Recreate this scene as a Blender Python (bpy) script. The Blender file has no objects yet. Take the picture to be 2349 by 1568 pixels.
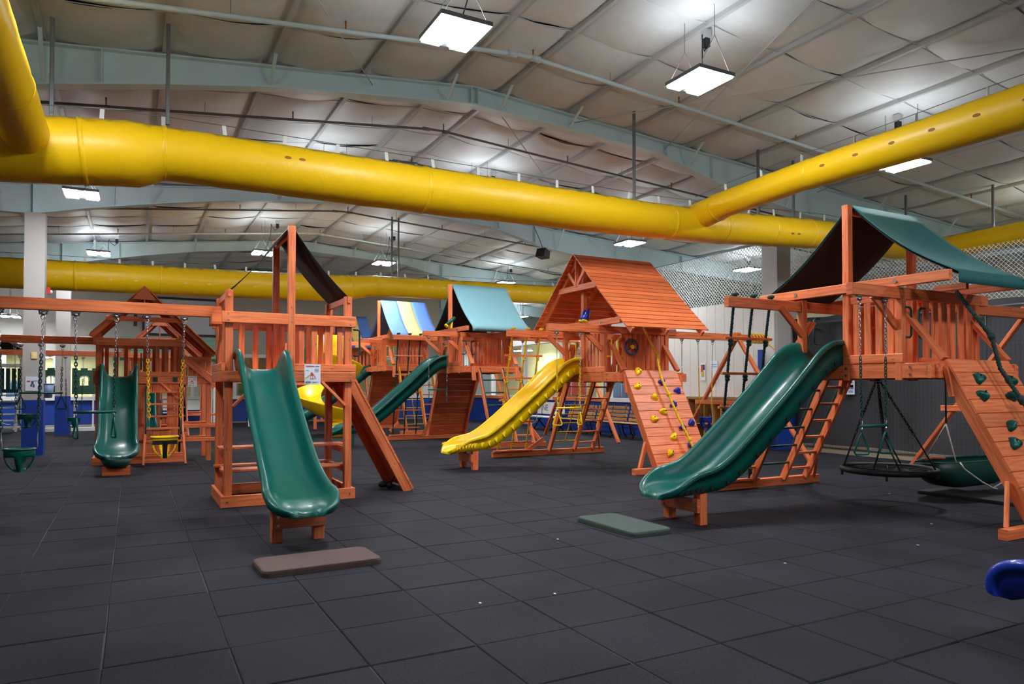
import bpy, math, random
from mathutils import Vector as V3, Matrix
random.seed(7)
sc = bpy.context.scene
COL = sc.collection
# ---------------------------------------------------------------- camera, light, exposure
F_PX, W_PX, H_PX = 1634.6, 2349.0, 1568.0
CAM_H = 1.433
cam_d = bpy.data.cameras.new('camera')
cam = bpy.data.objects.new('camera', cam_d); COL.objects.link(cam)
cam_d.sensor_width = 36.0
cam_d.lens = 36.0 * F_PX / W_PX
cam_d.shift_y = 70.4 / W_PX
cam_d.clip_end = 200
cam.location = (0, 0, CAM_H)
cam.rotation_euler = (math.pi/2 + 0.02, 0, -0.4893)
sc.camera = cam
world = bpy.data.worlds.new('world'); sc.world = world
world.use_nodes = True
world.node_tree.nodes['Background'].inputs[0].default_value = (0, 0, 0, 1)
world.node_tree.nodes['Background'].inputs[1].default_value = 0.0
vs = sc.view_settings
vs.view_transform = 'Standard'; vs.look = 'None'; vs.gamma = 1.0; vs.use_curve_mapping = False
vs.exposure = 0.2
LENS_DOWN, ADDED_UP = 165.0, 19.0          # emission strength: lamp lenses, then uplight strips added to brighten the ceiling
LAMP_COL = (0.90, 0.96, 1.0, 1)
# lamps the photograph shows (or whose cords and glow it shows): position, label
LIGHTS = [((3.1,7.15,5.32), 'white twin-panel lamp hanging by the elbow of the white sprinkler pipe'), ((6.55,7.05,5.45), 'white twin-panel lamp hanging over the trapeze of the gable roof playset'),
          ((11.1,7.25,5.08), 'white lamp seen edge-on below the yellow duct branch'), ((-.9,16.0,5.15), 'white twin-panel lamp under the big yellow duct beside the near column'),
          ((3.3,14.4,5.35), 'white twin-panel lamp behind the big yellow duct above the awning, only its cord showing'), ((6.8,14.2,5.45), 'white twin-panel lamp behind the middle of the big yellow duct, only its cord showing'),
          ((11.8,15.4,5.3), 'white lamp hanging behind the ridge of the slatted gable roof'), ((17.4,16.6,5.2), 'white lamp hanging behind the pale safety net'),
          ((-.9,23.8,5.3), 'white twin-panel lamp over the far yellow duct beside the saltbox roof'), ((3.3,21.5,5.3), 'white twin-panel lamp seen beside the awning ridge post'),
          ((6.9,21.5,5.3), 'white twin-panel lamp beside two thin hanger struts'), ((12.2,23.5,5.3), 'white lamp hanging over the teal canopy'),
          ((-3.8,30.2,3.9), 'low white twin-panel lamp before the far soffit'), ((17.3,31.6,5.0), 'tiny far lamp glimpsed between the teal canopy and the gable roof'),
          ((-2.9,33.6,2.62), 'lamp glowing inside the room behind the castle panels'), ((14.7,26.6,2.98), 'lamp glowing behind the shop glass near the pink plush')]
# the same lamp grid carried on outside the picture: one more of the near row on each side, and the row behind the camera
OFF = [(-.9,7.2,5.2),(17.2,7.4,5.0),(3.1,-.6,5.35),(6.6,-.6,5.4),(10.9,-.6,5.2)]

# ---------------------------------------------------------------- materials
def lin(r, g, b):
    f = lambda c: (c/255/12.92) if c/255 <= .04045 else ((c/255+.055)/1.055)**2.4
    return (f(r), f(g), f(b), 1)
MATS = {}
def N(nt, t, **kw):
    n = nt.nodes.new(t)
    for k, v in kw.items(): setattr(n, k, v)
    return n
def mat(name, col, rough=.5, metal=0.0, noise=0.0, nscale=20, bump=0.0, bscale=60, rnd=0.0, coat=0.0, spec=.5, emit=None, estr=0, trans=0):
    m = bpy.data.materials.new(name); m.use_nodes = True; nt = m.node_tree
    b = nt.nodes['Principled BSDF']
    b.inputs['Base Color'].default_value = col; b.inputs['Roughness'].default_value = rough
    b.inputs['Metallic'].default_value = metal; b.inputs['Specular IOR Level'].default_value = spec
    b.inputs['Coat Weight'].default_value = coat
    if trans: b.inputs['Transmission Weight'].default_value = trans
    if emit: b.inputs['Emission Color'].default_value = emit; b.inputs['Emission Strength'].default_value = estr
    tc = N(nt, 'ShaderNodeTexCoord')
    src = None
    if noise or rnd:
        rgb = N(nt, 'ShaderNodeHueSaturation'); rgb.inputs['Color'].default_value = col
        val = None
        if noise:
            nz = N(nt, 'ShaderNodeTexNoise'); nz.inputs['Scale'].default_value = nscale; nz.inputs['Detail'].default_value = 4
            nt.links.new(tc.outputs['Object'], nz.inputs['Vector'])
            mr = N(nt, 'ShaderNodeMapRange'); mr.inputs[1].default_value = .25; mr.inputs[2].default_value = .75
            mr.inputs[3].default_value = 1-noise; mr.inputs[4].default_value = 1+noise
            nt.links.new(nz.outputs['Fac'], mr.inputs[0]); val = mr.outputs[0]
        if rnd:
            oi = N(nt, 'ShaderNodeObjectInfo')
            mr2 = N(nt, 'ShaderNodeMapRange'); mr2.inputs[3].default_value = 1-rnd; mr2.inputs[4].default_value = 1+rnd
            nt.links.new(oi.outputs['Random'], mr2.inputs[0])
            if val:
                mu = N(nt, 'ShaderNodeMath', operation='MULTIPLY'); nt.links.new(val, mu.inputs[0]); nt.links.new(mr2.outputs[0], mu.inputs[1]); val = mu.outputs[0]
            else: val = mr2.outputs[0]
        nt.links.new(val, rgb.inputs['Value']); nt.links.new(rgb.outputs[0], b.inputs['Base Color'])
    if bump:
        nb = N(nt, 'ShaderNodeTexNoise'); nb.inputs['Scale'].default_value = bscale; nb.inputs['Detail'].default_value = 3
        nt.links.new(tc.outputs['Object'], nb.inputs['Vector'])
        bm = N(nt, 'ShaderNodeBump'); bm.inputs['Strength'].default_value = bump; bm.inputs['Distance'].default_value = .01
        nt.links.new(nb.outputs['Fac'], bm.inputs['Height']); nt.links.new(bm.outputs[0], b.inputs['Normal'])
    MATS[name] = m
    return m
def wood_mat(name, c_lo, c_hi, rough=.45):
    m = bpy.data.materials.new(name); m.use_nodes = True; nt = m.node_tree; L = nt.links.new
    b = nt.nodes['Principled BSDF']
    uv = N(nt, 'ShaderNodeUVMap'); uv.uv_map = 'uv'
    oi = N(nt, 'ShaderNodeObjectInfo')
    mp = N(nt, 'ShaderNodeMapping'); mp.inputs['Scale'].default_value = (2.2, 34, 1)
    ad = N(nt, 'ShaderNodeVectorMath', operation='SCALE'); cm = N(nt, 'ShaderNodeCombineXYZ')
    L(oi.outputs['Random'], cm.inputs[0]); L(oi.outputs['Random'], cm.inputs[2])
    L(cm.outputs[0], ad.inputs[0]); ad.inputs['Scale'].default_value = 40
    L(uv.outputs[0], mp.inputs['Vector']); L(ad.outputs[0], mp.inputs['Location'])
    nz = N(nt, 'ShaderNodeTexNoise'); nz.inputs['Scale'].default_value = 1.0; nz.inputs['Detail'].default_value = 5; nz.inputs['Distortion'].default_value = .5
    L(mp.outputs[0], nz.inputs['Vector'])
    cr = N(nt, 'ShaderNodeValToRGB'); cr.color_ramp.elements[0].color = c_lo; cr.color_ramp.elements[1].color = c_hi
    cr.color_ramp.elements[0].position = .32; cr.color_ramp.elements[1].position = .62
    L(nz.outputs['Fac'], cr.inputs[0])
    mp2 = N(nt, 'ShaderNodeMapping'); mp2.inputs['Scale'].default_value = (3.5, 9, 1)
    L(uv.outputs[0], mp2.inputs['Vector']); L(ad.outputs[0], mp2.inputs['Location'])
    vo = N(nt, 'ShaderNodeTexVoronoi'); vo.inputs['Scale'].default_value = 1.0; L(mp2.outputs[0], vo.inputs['Vector'])
    kr = N(nt, 'ShaderNodeMapRange'); kr.inputs[1].default_value = .03; kr.inputs[2].default_value = .09; kr.inputs[3].default_value = .45; kr.inputs[4].default_value = 1
    L(vo.outputs['Distance'], kr.inputs[0])
    mr = N(nt, 'ShaderNodeMapRange'); mr.inputs[3].default_value = .84; mr.inputs[4].default_value = 1.14
    L(oi.outputs['Random'], mr.inputs[0])
    mu = N(nt, 'ShaderNodeMath', operation='MULTIPLY'); L(kr.outputs[0], mu.inputs[0]); L(mr.outputs[0], mu.inputs[1])
    hs = N(nt, 'ShaderNodeHueSaturation'); L(cr.outputs[0], hs.inputs['Color']); L(mu.outputs[0], hs.inputs['Value'])
    L(hs.outputs[0], b.inputs['Base Color']); b.inputs['Roughness'].default_value = rough
    bm = N(nt, 'ShaderNodeBump'); bm.inputs['Strength'].default_value = .12; bm.inputs['Distance'].default_value = .004
    L(nz.outputs['Fac'], bm.inputs['Height']); L(bm.outputs[0], b.inputs['Normal'])
    MATS[name] = m
wood_mat('wood', lin(204,92,48), lin(236,130,78))
wood_mat('pale_wood', lin(160,112,58), lin(198,150,88))
def duct_mat():
    m = mat('duct', lin(238,190,8), .42, spec=.4)
    nt = m.node_tree; L = nt.links.new; b = nt.nodes['Principled BSDF']
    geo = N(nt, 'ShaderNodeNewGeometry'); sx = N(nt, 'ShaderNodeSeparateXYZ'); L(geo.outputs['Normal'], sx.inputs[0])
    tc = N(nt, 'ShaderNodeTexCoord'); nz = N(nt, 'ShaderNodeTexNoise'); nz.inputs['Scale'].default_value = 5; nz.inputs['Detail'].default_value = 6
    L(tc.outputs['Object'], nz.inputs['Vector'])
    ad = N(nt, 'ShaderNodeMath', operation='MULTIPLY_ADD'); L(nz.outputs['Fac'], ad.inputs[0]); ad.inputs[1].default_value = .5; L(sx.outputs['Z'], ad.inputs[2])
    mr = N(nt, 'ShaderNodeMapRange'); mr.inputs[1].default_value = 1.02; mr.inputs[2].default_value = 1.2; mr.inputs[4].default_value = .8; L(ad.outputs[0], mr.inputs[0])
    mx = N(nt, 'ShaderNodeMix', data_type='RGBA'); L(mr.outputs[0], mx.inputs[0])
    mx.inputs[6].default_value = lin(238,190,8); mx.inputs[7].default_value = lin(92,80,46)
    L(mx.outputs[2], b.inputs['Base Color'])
    n2 = N(nt, 'ShaderNodeTexNoise'); n2.inputs['Scale'].default_value = 3.2; n2.inputs['Detail'].default_value = 3; n2.inputs['Distortion'].default_value = 1.2
    L(tc.outputs['Object'], n2.inputs['Vector'])
    bm = N(nt, 'ShaderNodeBump'); bm.inputs['Strength'].default_value = .25; bm.inputs['Distance'].default_value = .03; L(n2.outputs['Fac'], bm.inputs['Height']); L(bm.outputs[0], b.inputs['Normal'])
duct_mat()
def tile_mat():
    m = mat('rubber', lin(40,39,46), .8, spec=.16, rnd=.10)
    nt = m.node_tree; L = nt.links.new; b = nt.nodes['Principled BSDF']
    geo = N(nt, 'ShaderNodeNewGeometry')
    n1 = N(nt, 'ShaderNodeTexNoise'); n1.inputs['Scale'].default_value = 1.3; n1.inputs['Detail'].default_value = 5; L(geo.outputs['Position'], n1.inputs['Vector'])
    n2 = N(nt, 'ShaderNodeTexNoise'); n2.inputs['Scale'].default_value = 160; n2.inputs['Detail'].default_value = 2; L(geo.outputs['Position'], n2.inputs['Vector'])
    a = N(nt, 'ShaderNodeMapRange'); a.inputs[1].default_value = .3; a.inputs[2].default_value = .7; a.inputs[3].default_value = .78; a.inputs[4].default_value = 1.22; L(n1.outputs['Fac'], a.inputs[0])
    c = N(nt, 'ShaderNodeMapRange'); c.inputs[1].default_value = .3; c.inputs[2].default_value = .7; c.inputs[3].default_value = .55; c.inputs[4].default_value = 1.45; L(n2.outputs['Fac'], c.inputs[0])
    mu = N(nt, 'ShaderNodeMath', operation='MULTIPLY'); L(a.outputs[0], mu.inputs[0]); L(c.outputs[0], mu.inputs[1])
    hs0 = b.inputs['Base Color'].links[0].from_node
    hs = N(nt, 'ShaderNodeHueSaturation'); L(hs0.outputs[0], hs.inputs['Color']); L(mu.outputs[0], hs.inputs['Value']); L(hs.outputs[0], b.inputs['Base Color'])
    bm = N(nt, 'ShaderNodeBump'); bm.inputs['Strength'].default_value = .35; bm.inputs['Distance'].default_value = .004; L(n2.outputs['Fac'], bm.inputs['Height']); L(bm.outputs[0], b.inputs['Normal'])
tile_mat()
mat('green_plastic', lin(2,84,76), .34, noise=.05, nscale=3, coat=.08, spec=.32)
mat('yellow_plastic', lin(255,212,8), .34, coat=.1, spec=.35)
mat('blue_plastic', lin(14,50,170), .3, coat=.3)
mat('dark_green', lin(8,62,56), .42)
mat('green_tarp', lin(32,98,98), .75, bump=.15, bscale=6)
mat('teal_tarp', lin(112,156,164), .75, bump=.2, bscale=5)
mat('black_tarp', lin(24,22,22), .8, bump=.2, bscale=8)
mat('blue_tarp', lin(88,126,200), .75, bump=.15, bscale=6)
mat('yellow_tarp', lin(250,212,120), .75, bump=.15, bscale=6)
mat('steel', lin(176,180,184), .28, 1.0)
mat('dull_steel', lin(120,124,126), .5, .7)
mat('black_metal', lin(22,22,24), .5, .2)
mat('black_rubber', lin(16,16,17), .6)
mat('yellow_rope', lin(232,180,14), .7)
mat('green_rope', lin(10,54,50), .7)
mat('white_rope', lin(206,200,188), .8)
mat('insulation', lin(212,217,219), .55, noise=.05, nscale=3, bump=.5, bscale=9)
mat('purlin', lin(184,188,190), .5)
mat('beam_blue', lin(196,220,226), .5, noise=.04, nscale=2)
mat('pipe_white', lin(190,204,206), .45)
mat('beige', lin(178,172,165), .8, noise=.03, nscale=4)
mat('siding', lin(208,203,196), .7, noise=.03, nscale=6)
mat('column_paint', lin(172,166,163), .7)
mat('wall_blue', lin(16,58,150), .55, noise=.04, nscale=3)
mat('white', lin(228,228,228), .5)
mat('paper', lin(222,224,234), .7)
mat('red_ink', lin(196,70,58), .7); mat('grey_ink', lin(110,116,130), .7); mat('yellow_ink', lin(206,170,70), .7); mat('navy_ink', lin(60,66,110), .7); mat('green_ink', lin(110,160,90), .7); mat('sky_ink', lin(110,160,205), .7)
mat('yellow_wall', lin(226,220,160), .8)
mat('curtain', lin(62,62,66), .85, bump=.4, bscale=120)
mat('net', lin(214,220,222), .6)
mat('black_net', lin(20,20,22), .7)
mat('concrete', lin(142,128,108), .85, noise=.12, nscale=5)
mat('brown_rubber', lin(86,64,60), .75, noise=.25, nscale=180, bump=.4, bscale=200)
mat('green_rubber', lin(58,74,68), .75, noise=.25, nscale=180, bump=.4, bscale=200)
mat('black_mat', lin(40,41,42), .75, noise=.2, nscale=180, bump=.4, bscale=200)
mat('lens', (1,1,1,1), .4, emit=LAMP_COL, estr=LENS_DOWN)
mat('added_uplight', (1,1,1,1), .4, emit=LAMP_COL, estr=ADDED_UP)
mat('strap_white', lin(228,230,226), .5)
mat('vent_brown', lin(150,100,22), .7)
mat('hole_black', lin(10,14,14), .8)
mat('screen_grey', lin(196,198,206), .6)
mat('pink', lin(232,176,176), .7)
mat('orange_plastic', lin(226,100,60), .5)
mat('red_paint', lin(190,30,40), .45)
mat('cubby', lin(150,104,52), .6)
mat('blue_clear', lin(120,140,180), .4)
mat('green_roof', lin(120,170,150), .5)
def glass_mat():
    m = bpy.data.materials.new('glass'); m.use_nodes = True; nt = m.node_tree
    for n in list(nt.nodes): nt.nodes.remove(n)
    o = N(nt, 'ShaderNodeOutputMaterial'); mx = N(nt, 'ShaderNodeMixShader'); t = N(nt, 'ShaderNodeBsdfTransparent'); g = N(nt, 'ShaderNodeBsdfGlossy'); g.inputs['Roughness'].default_value = .03
    mx.inputs[0].default_value = .12
    nt.links.new(t.outputs[0], mx.inputs[1]); nt.links.new(g.outputs[0], mx.inputs[2]); nt.links.new(mx.outputs[0], o.inputs[0]); MATS['glass'] = m
glass_mat()
def brick_mat():
    m = mat('castle_brick', lin(16,66,48), .6); nt = m.node_tree; L = nt.links.new
    tc = N(nt, 'ShaderNodeTexCoord'); sp = N(nt, 'ShaderNodeSeparateXYZ'); cb = N(nt, 'ShaderNodeCombineXYZ')
    L(tc.outputs['Object'], sp.inputs[0]); L(sp.outputs['X'], cb.inputs[0]); L(sp.outputs['Z'], cb.inputs[1])
    bt = N(nt, 'ShaderNodeTexBrick'); bt.inputs['Color1'].default_value = lin(14,62,46); bt.inputs['Color2'].default_value = lin(18,74,54); bt.inputs['Mortar'].default_value = lin(120,160,130)
    bt.inputs['Scale'].default_value = 7; bt.inputs['Mortar Size'].default_value = .012; bt.inputs['Brick Width'].default_value = 1.0; bt.inputs['Row Height'].default_value = .42
    L(cb.outputs[0], bt.inputs['Vector']); L(bt.outputs['Color'], nt.nodes['Principled BSDF'].inputs['Base Color'])
brick_mat()

# ---------------------------------------------------------------- mesh helpers
Z = V3((0,0,1))
class MB:
    def __init__(s): s.v = []; s.f = []; s.u = []; s.sm = []; s.mi = []; s.cm = 0
    def add(s, vs_, fs_, uvs=None, smooth=False):
        o = len(s.v); s.v += [tuple(p) for p in vs_]
        for i, f in enumerate(fs_):
            s.f.append([o+k for k in f]); s.u.append(uvs[i] if uvs else None); s.sm.append(smooth); s.mi.append(s.cm)
        return s
    def box(s, x0, x1, y0, y1, z0, z1):
        p = [(x,y,z) for x in (x0,x1) for y in (y0,y1) for z in (z0,z1)]
        fs_ = [(0,1,3,2),(4,6,7,5),(0,4,5,1),(2,3,7,6),(0,2,6,4),(1,5,7,3)]
        d = (x1-x0, y1-y0, z1-z0); la = max(range(3), key=lambda i: d[i]); ot = [i for i in range(3) if i != la]
        uv = [[(p[k][la], p[k][ot[0]]+p[k][ot[1]]) for k in f] for f in fs_]
        return s.add(p, fs_, uv)
    def bar(s, p0, p1, w, h, up=Z, ch=.005):
        p0 = V3(p0); p1 = V3(p1); d = (p1-p0); Ln = d.length; d.normalize(); up = V3(up)
        if abs(d.dot(up)) > .98: up = V3((0,1,0)) if abs(d.y) < .9 else V3((1,0,0))
        sd = d.cross(up).normalized(); uu = sd.cross(d).normalized()
        a, b = w/2, h/2; c = min(ch, a*.4, b*.4)
        prof = [(-a,-b+c),(-a,b-c),(-a+c,b),(a-c,b),(a,b-c),(a,-b+c),(a-c,-b),(-a+c,-b)]
        vs_ = [p0+sd*x+uu*y for x, y in prof] + [p1+sd*x+uu*y for x, y in prof]
        per = [0]
        for i in range(8):
            x0, y0 = prof[i]; x1, y1 = prof[(i+1) % 8]; per.append(per[-1]+math.hypot(x1-x0, y1-y0))
        fs_ = []; uv = []
        for i in range(8):
            j = (i+1) % 8
            fs_.append((i, i+8, j+8, j)); uv.append([(0,per[i]),(Ln,per[i]),(Ln,per[i+1]),(0,per[i+1])])
        fs_.append(tuple(range(8))); uv.append([(x*.2,y) for x,y in prof]); fs_.append(tuple(range(15,7,-1))); uv.append([(x*.2,y) for x,y in prof[::-1]])
        return s.add(vs_, fs_, uv)
    def tube(s, pts, r, n=8, closed=False, caps=True, twist=0.0, lobes=0, lobe=.0):
        pts = [V3(p) for p in pts]; m = len(pts)
        rs = r if isinstance(r, (list, tuple)) else [r]*m
        t0 = (pts[1]-pts[0]).normalized(); ref = Z if abs(t0.z) < .9 else V3((1,0,0))
        nn = t0.cross(ref).normalized(); vs_ = []; tw = 0; prev = t0
        for i in range(m):
            if closed: t = (pts[(i+1) % m]-pts[i-1])
            else: t = pts[min(i+1,m-1)]-pts[max(i-1,0)]
            t = t.normalized() if t.length > 1e-9 else prev
            ax = prev.cross(t)
            if ax.length > 1e-7: nn = Matrix.Rotation(prev.angle(t), 3, ax) @ nn
            prev = t; bn = t.cross(nn).normalized()
            if i and twist: tw += twist*(pts[i]-pts[i-1]).length
            for k in range(n):
                a = 2*math.pi*k/n
                rr = rs[i]*(1+lobe*math.cos(lobes*a)) if lobes else rs[i]
                a += tw
                vs_.append(pts[i]+(nn*math.cos(a)+bn*math.sin(a))*rr)
        fs_ = []
        for i in range(m if closed else m-1):
            j = (i+1) % m
            for k in range(n):
                k2 = (k+1) % n; fs_.append((i*n+k, i*n+k2, j*n+k2, j*n+k))
        s.add(vs_, fs_, smooth=True)
        if caps and not closed:
            o = len(s.v)-len(vs_)
            s.f.append([o+k for k in range(n-1,-1,-1)]); s.u.append(None); s.sm.append(False); s.mi.append(s.cm)
            s.f.append([o+(m-1)*n+k for k in range(n)]); s.u.append(None); s.sm.append(False); s.mi.append(s.cm)
        return s
    def chain(s, p0, p1, pitch=.03, r=.0035, wid=.011):
        p0 = V3(p0); p1 = V3(p1); d = p1-p0; n = max(1, int(d.length/pitch)); d.normalize()
        a = d.cross(V3((1,0,0)) if abs(d.x) < .9 else V3((0,1,0))).normalized(); b = d.cross(a)
        hl = pitch*.5+r*1.2
        for i in range(n):
            c = p0+(p1-p0)*((i+.5)/n); sd, nr = (a, b) if i % 2 else (b, a)
            ring = []
            for k in range(8):
                t = 2*math.pi*k/8; ring.append(c+d*(hl*math.copysign(abs(math.cos(t))**.6, math.cos(t)))+sd*(wid*math.copysign(abs(math.sin(t))**.8, math.sin(t))))
            s.tube(ring, r, 4, closed=True)
        return s
    def rope(s, pts, r):
        out = []
        for i in range(len(pts)-1):
            a, b = V3(pts[i]), V3(pts[i+1]); k = max(1, int((b-a).length/.022))
            out += [a+(b-a)*(j/k) for j in range(k)]
        out.append(V3(pts[-1]))
        return s.tube(out, r, 9, twist=62, lobes=3, lobe=.22)
    def blob(s, c, rx, ry, rz, n=10, m=6, ax=None):
        c = V3(c); vs_ = []; fs_ = []
        for i in range(m+1):
            t = math.pi*i/m
            for k in range(n):
                a = 2*math.pi*k/n; q = V3((rx*math.sin(t)*math.cos(a), ry*math.sin(t)*math.sin(a), rz*math.cos(t)))
                vs_.append(c+((ax @ q) if ax else q))
        for i in range(m):
            for k in range(n): fs_.append((i*n+k, (i+1)*n+k, (i+1)*n+(k+1) % n, i*n+(k+1) % n))
        return s.add(vs_, fs_, smooth=True)
    def disc(s, c, nrm, r, r2=None, n=12, t=.004):
        c = V3(c); nrm = V3(nrm).normalized(); a = nrm.cross(Z if abs(nrm.z) < .9 else V3((1,0,0))).normalized(); b = nrm.cross(a); r2 = r2 or r
        vs_ = [c+a*(r*math.cos(2*math.pi*k/n))+b*(r2*math.sin(2*math.pi*k/n)) for k in range(n)]
        vs_ += [p+nrm*t for p in vs_]
        return s.add(vs_, [tuple(range(n-1,-1,-1)), tuple(range(n,2*n))]+[(k,(k+1) % n,n+(k+1) % n,n+k) for k in range(n)])
    def prism(s, poly, y0, y1, plane='xz'):
        f = (lambda a,b,c: (a,c,b)) if plane == 'xz' else ((lambda a,b,c: (c,a,b)) if plane == 'yz' else (lambda a,b,c: (a,b,c)))
        n = len(poly); vs_ = [f(a,b,y0) for a,b in poly]+[f(a,b,y1) for a,b in poly]
        return s.add(vs_, [tuple(range(n)), tuple(range(2*n-1,n-1,-1))]+[(k,n+k,n+(k+1) % n,(k+1) % n) for k in range(n)])
    def mesh(s, name, m):
        me = bpy.data.meshes.new(name); me.from_pydata(s.v, [], s.f)
        if any(u for u in s.u):
            ul = me.uv_layers.new(name='uv'); i = 0
            off = random.random()*9
            for f, u in zip(s.f, s.u):
                for k in range(len(f)):
                    ul.data[i].uv = (u[k][0]+off, u[k][1]+off) if u else (0,0)
                    i += 1
        if any(s.sm): me.polygons.foreach_set('use_smooth', s.sm)
        for q in (m if isinstance(m, (list, tuple)) else [m]): me.materials.append(MATS[q])
        if any(s.mi): me.polygons.foreach_set('material_index', s.mi)
        me.update()
        return me
    def build(s, name, m, parent=None, loc=None, label=None):
        o = bpy.data.objects.new(name, s.mesh(name, m)); COL.objects.link(o)
        if parent: o.parent = parent
        if loc: o.location = loc
        if label: o['label'] = label
        return o
def tag(o, label, cat, group=None):
    o['label'] = label; o['category'] = cat
    if group: o['group'] = group
    return o
def thing(name, label, cat, loc=(0,0,0), rz=0, group=None):
    o = bpy.data.objects.new(name, None); COL.objects.link(o); o.location = loc; o.rotation_euler = (0,0,rz); o.empty_display_size = .2
    return tag(o, label, cat, group)
def struct(o): o['kind'] = 'structure'; return o
def copy_tree(o, parent=None):
    kids = list(o.children)
    c = o.copy(); COL.objects.link(c); c.parent = parent
    for k in kids: copy_tree(k, c)
    return c
def bar(parent, name, p0, p1, w, h, m='wood', up=Z, label=None):
    return MB().bar(p0, p1, w, h, up).build(name, m, parent, label=label)
def lerp(a, b, t): return V3(a)+(V3(b)-V3(a))*t
def bolts(parent, pts, nrm, r=.014):
    for p in pts: MB().disc(p, nrm, r, n=8, t=.006).build('bolt', 'steel', parent)

# ---------------------------------------------------------------- the building shell
RIDGE = 5.05
def roof_z(u): return 6.62 - (.105*(RIDGE-u) if u < RIDGE else .065*(u-RIDGE))
floor = struct(MB().box(-11, 23, -6, 37, -.25, -.012).build('floor', 'concrete'))
TS = .61; TU0, TV0 = -.7383, 3.6113
cells = []
for i in range(-16, 24):
    for j in range(-12, 46):
        u, v = TU0+TS*(i+.5), TV0+TS*(j+.5)
        if u > 13.5 or u < -9.5 or v > 30.6 or v < -4: continue
        X, Y = u*.8827-v*.47, u*.47+v*.8827
        vis = Y > 2.0 and abs(X)/Y < .80
        cells.append((0 if vis else 1, Y if vis else 0, u, v, i, j))
cells.sort()
MB().box(TU0+TS*-14, 13.47, -3.5, 30.6, -.02, -.009).build('underlay', 'black_rubber', floor)
tm = MB()
g = TS/2-.0025
c_ = .006
tm.add([(-g,-g,-.03),(g,-g,-.03),(g,g,-.03),(-g,g,-.03),(-g,-g,-c_),(g,-g,-c_),(g,g,-c_),(-g,g,-c_),(-g+c_,-g+c_,0),(g-c_,-g+c_,0),(g-c_,g-c_,0),(-g+c_,g-c_,0)],
       [(8,9,10,11)]+[(k,(k+1) % 4,4+(k+1) % 4,4+k) for k in range(4)]+[(4+k,4+(k+1) % 4,8+(k+1) % 4,8+k) for k in range(4)])
tile_me = tm.mesh('tile', 'rubber')
rest = MB()
for n, (a, Y, u, v, i, j) in enumerate(cells):
    dz = -random.random()*.004; du, dv = random.uniform(-.003,.003), random.uniform(-.003,.003)
    if n < 300:
        o = bpy.data.objects.new('tile', tile_me); COL.objects.link(o); o.parent = floor; o.location = (u+du, v+dv, dz); o.rotation_euler = (random.uniform(-.003,.003), random.uniform(-.003,.003), random.uniform(-.006,.006))
    else:
        rest.add([(x+u+du, y+v+dv, z+dz) for x, y, z in tm.v], tm.f)
o = rest.build('tiles', 'rubber', floor); o['kind'] = 'stuff'

# ceiling: insulation blanket sagging between the purlins
PUR = [RIDGE-.5-1.4*k for k in range(0, 11)][::-1]+[RIDGE+.5+1.4*k for k in range(0, 13)]
ceiling = struct(MB().box(PUR[0]-.3, PUR[-1]+.3, -6, 37, 6.95, 7.0).build('ceiling', 'insulation'))
FR = [-3.5, 3.7, 10.9, 18.15, 25.3, 32.5]
SEG = 1.2
def sag_panel(u0, u1, v0, v1, rng):
    nu, nv = 7, 6; vs_ = []; fs_ = []
    sg = rng.uniform(.08, .17); ph = rng.uniform(-.3,.3)
    for b in range(nv+1):
        for a in range(nu+1):
            s, t = a/nu, b/nv
            u, v = u0+(u1-u0)*s, v0+(v1-v0)*t
            d = (math.sin(math.pi*s)**.7)*(.55+.45*math.sin(math.pi*t)**.6)*sg + .012*math.sin(9*t+6*s+ph*9)*math.sin(math.pi*s)
            vs_.append((u, v, roof_z(u)-.02-d))
    for b in range(nv):
        for a in range(nu): k = b*(nu+1)+a; fs_.append((k, k+nu+1, k+nu+2, k+1))
    return vs_, fs_
pans = []
for k in range(len(PUR)-1):
    j = 0; v = -5.9
    while v < 36.8:
        uc, vc = (PUR[k]+PUR[k+1])/2, v+SEG/2
        X, Y = uc*.8827-vc*.47, uc*.47+vc*.8827
        vis = Y > 3 and abs(X)/Y < .8 and (roof_z(uc)-CAM_H)/Y < .60
        pans.append((0 if vis else 1, Y, k, v)); v += SEG
pans.sort(); far = MB(); rng = random.Random(3)
for n, (a, Y, k, v) in enumerate(pans):
    vs_, fs_ = sag_panel(PUR[k], PUR[k+1], v, v+SEG, rng)
    if n < 300: MB().add(vs_, fs_, smooth=True).build('insulation_panel', 'insulation', ceiling)
    else: far.add(vs_, fs_, smooth=True)
o = far.build('insulation_panels', 'insulation', ceiling); o['kind'] = 'stuff'
for u in PUR:
    MB().box(u-.03, u+.03, -5.9, 36.9, roof_z(u)-.10, roof_z(u)-.0).build('purlin', 'purlin', ceiling)
v = -5.9
while v < 36.8:                      # seam tapes of the blanket, one per cross line
    m = MB(); pts = [(u, v, roof_z(u)-.065) for u in PUR]
    for a, b in zip(pts, pts[1:]):
        q = [lerp(a, b, t/6)+V3((0,0,-.028*math.sin(math.pi*t/6))) for t in range(7)]
        m.tube(q, .007, 4, caps=False)
    m.build('blanket_seam', 'purlin', ceiling); v += SEG
BOT = [(-10.9,4.7),(-3.7,5.12),(-1.9,5.12),(-1.0,5.33),(.36,5.60),(1.93,5.87),(5.03,6.20),(8.9,6.0),(10.5,5.62),(11.5,5.46),(13.3,5.25),(16,5.25),(22.6,4.95)]
def bot_z(u):
    for (a, za), (b, zb) in zip(BOT, BOT[1:]):
        if a <= u <= b: return za+(zb-za)*(u-a)/(b-a)
    return BOT[0][1] if u < BOT[0][0] else BOT[-1][1]
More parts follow.
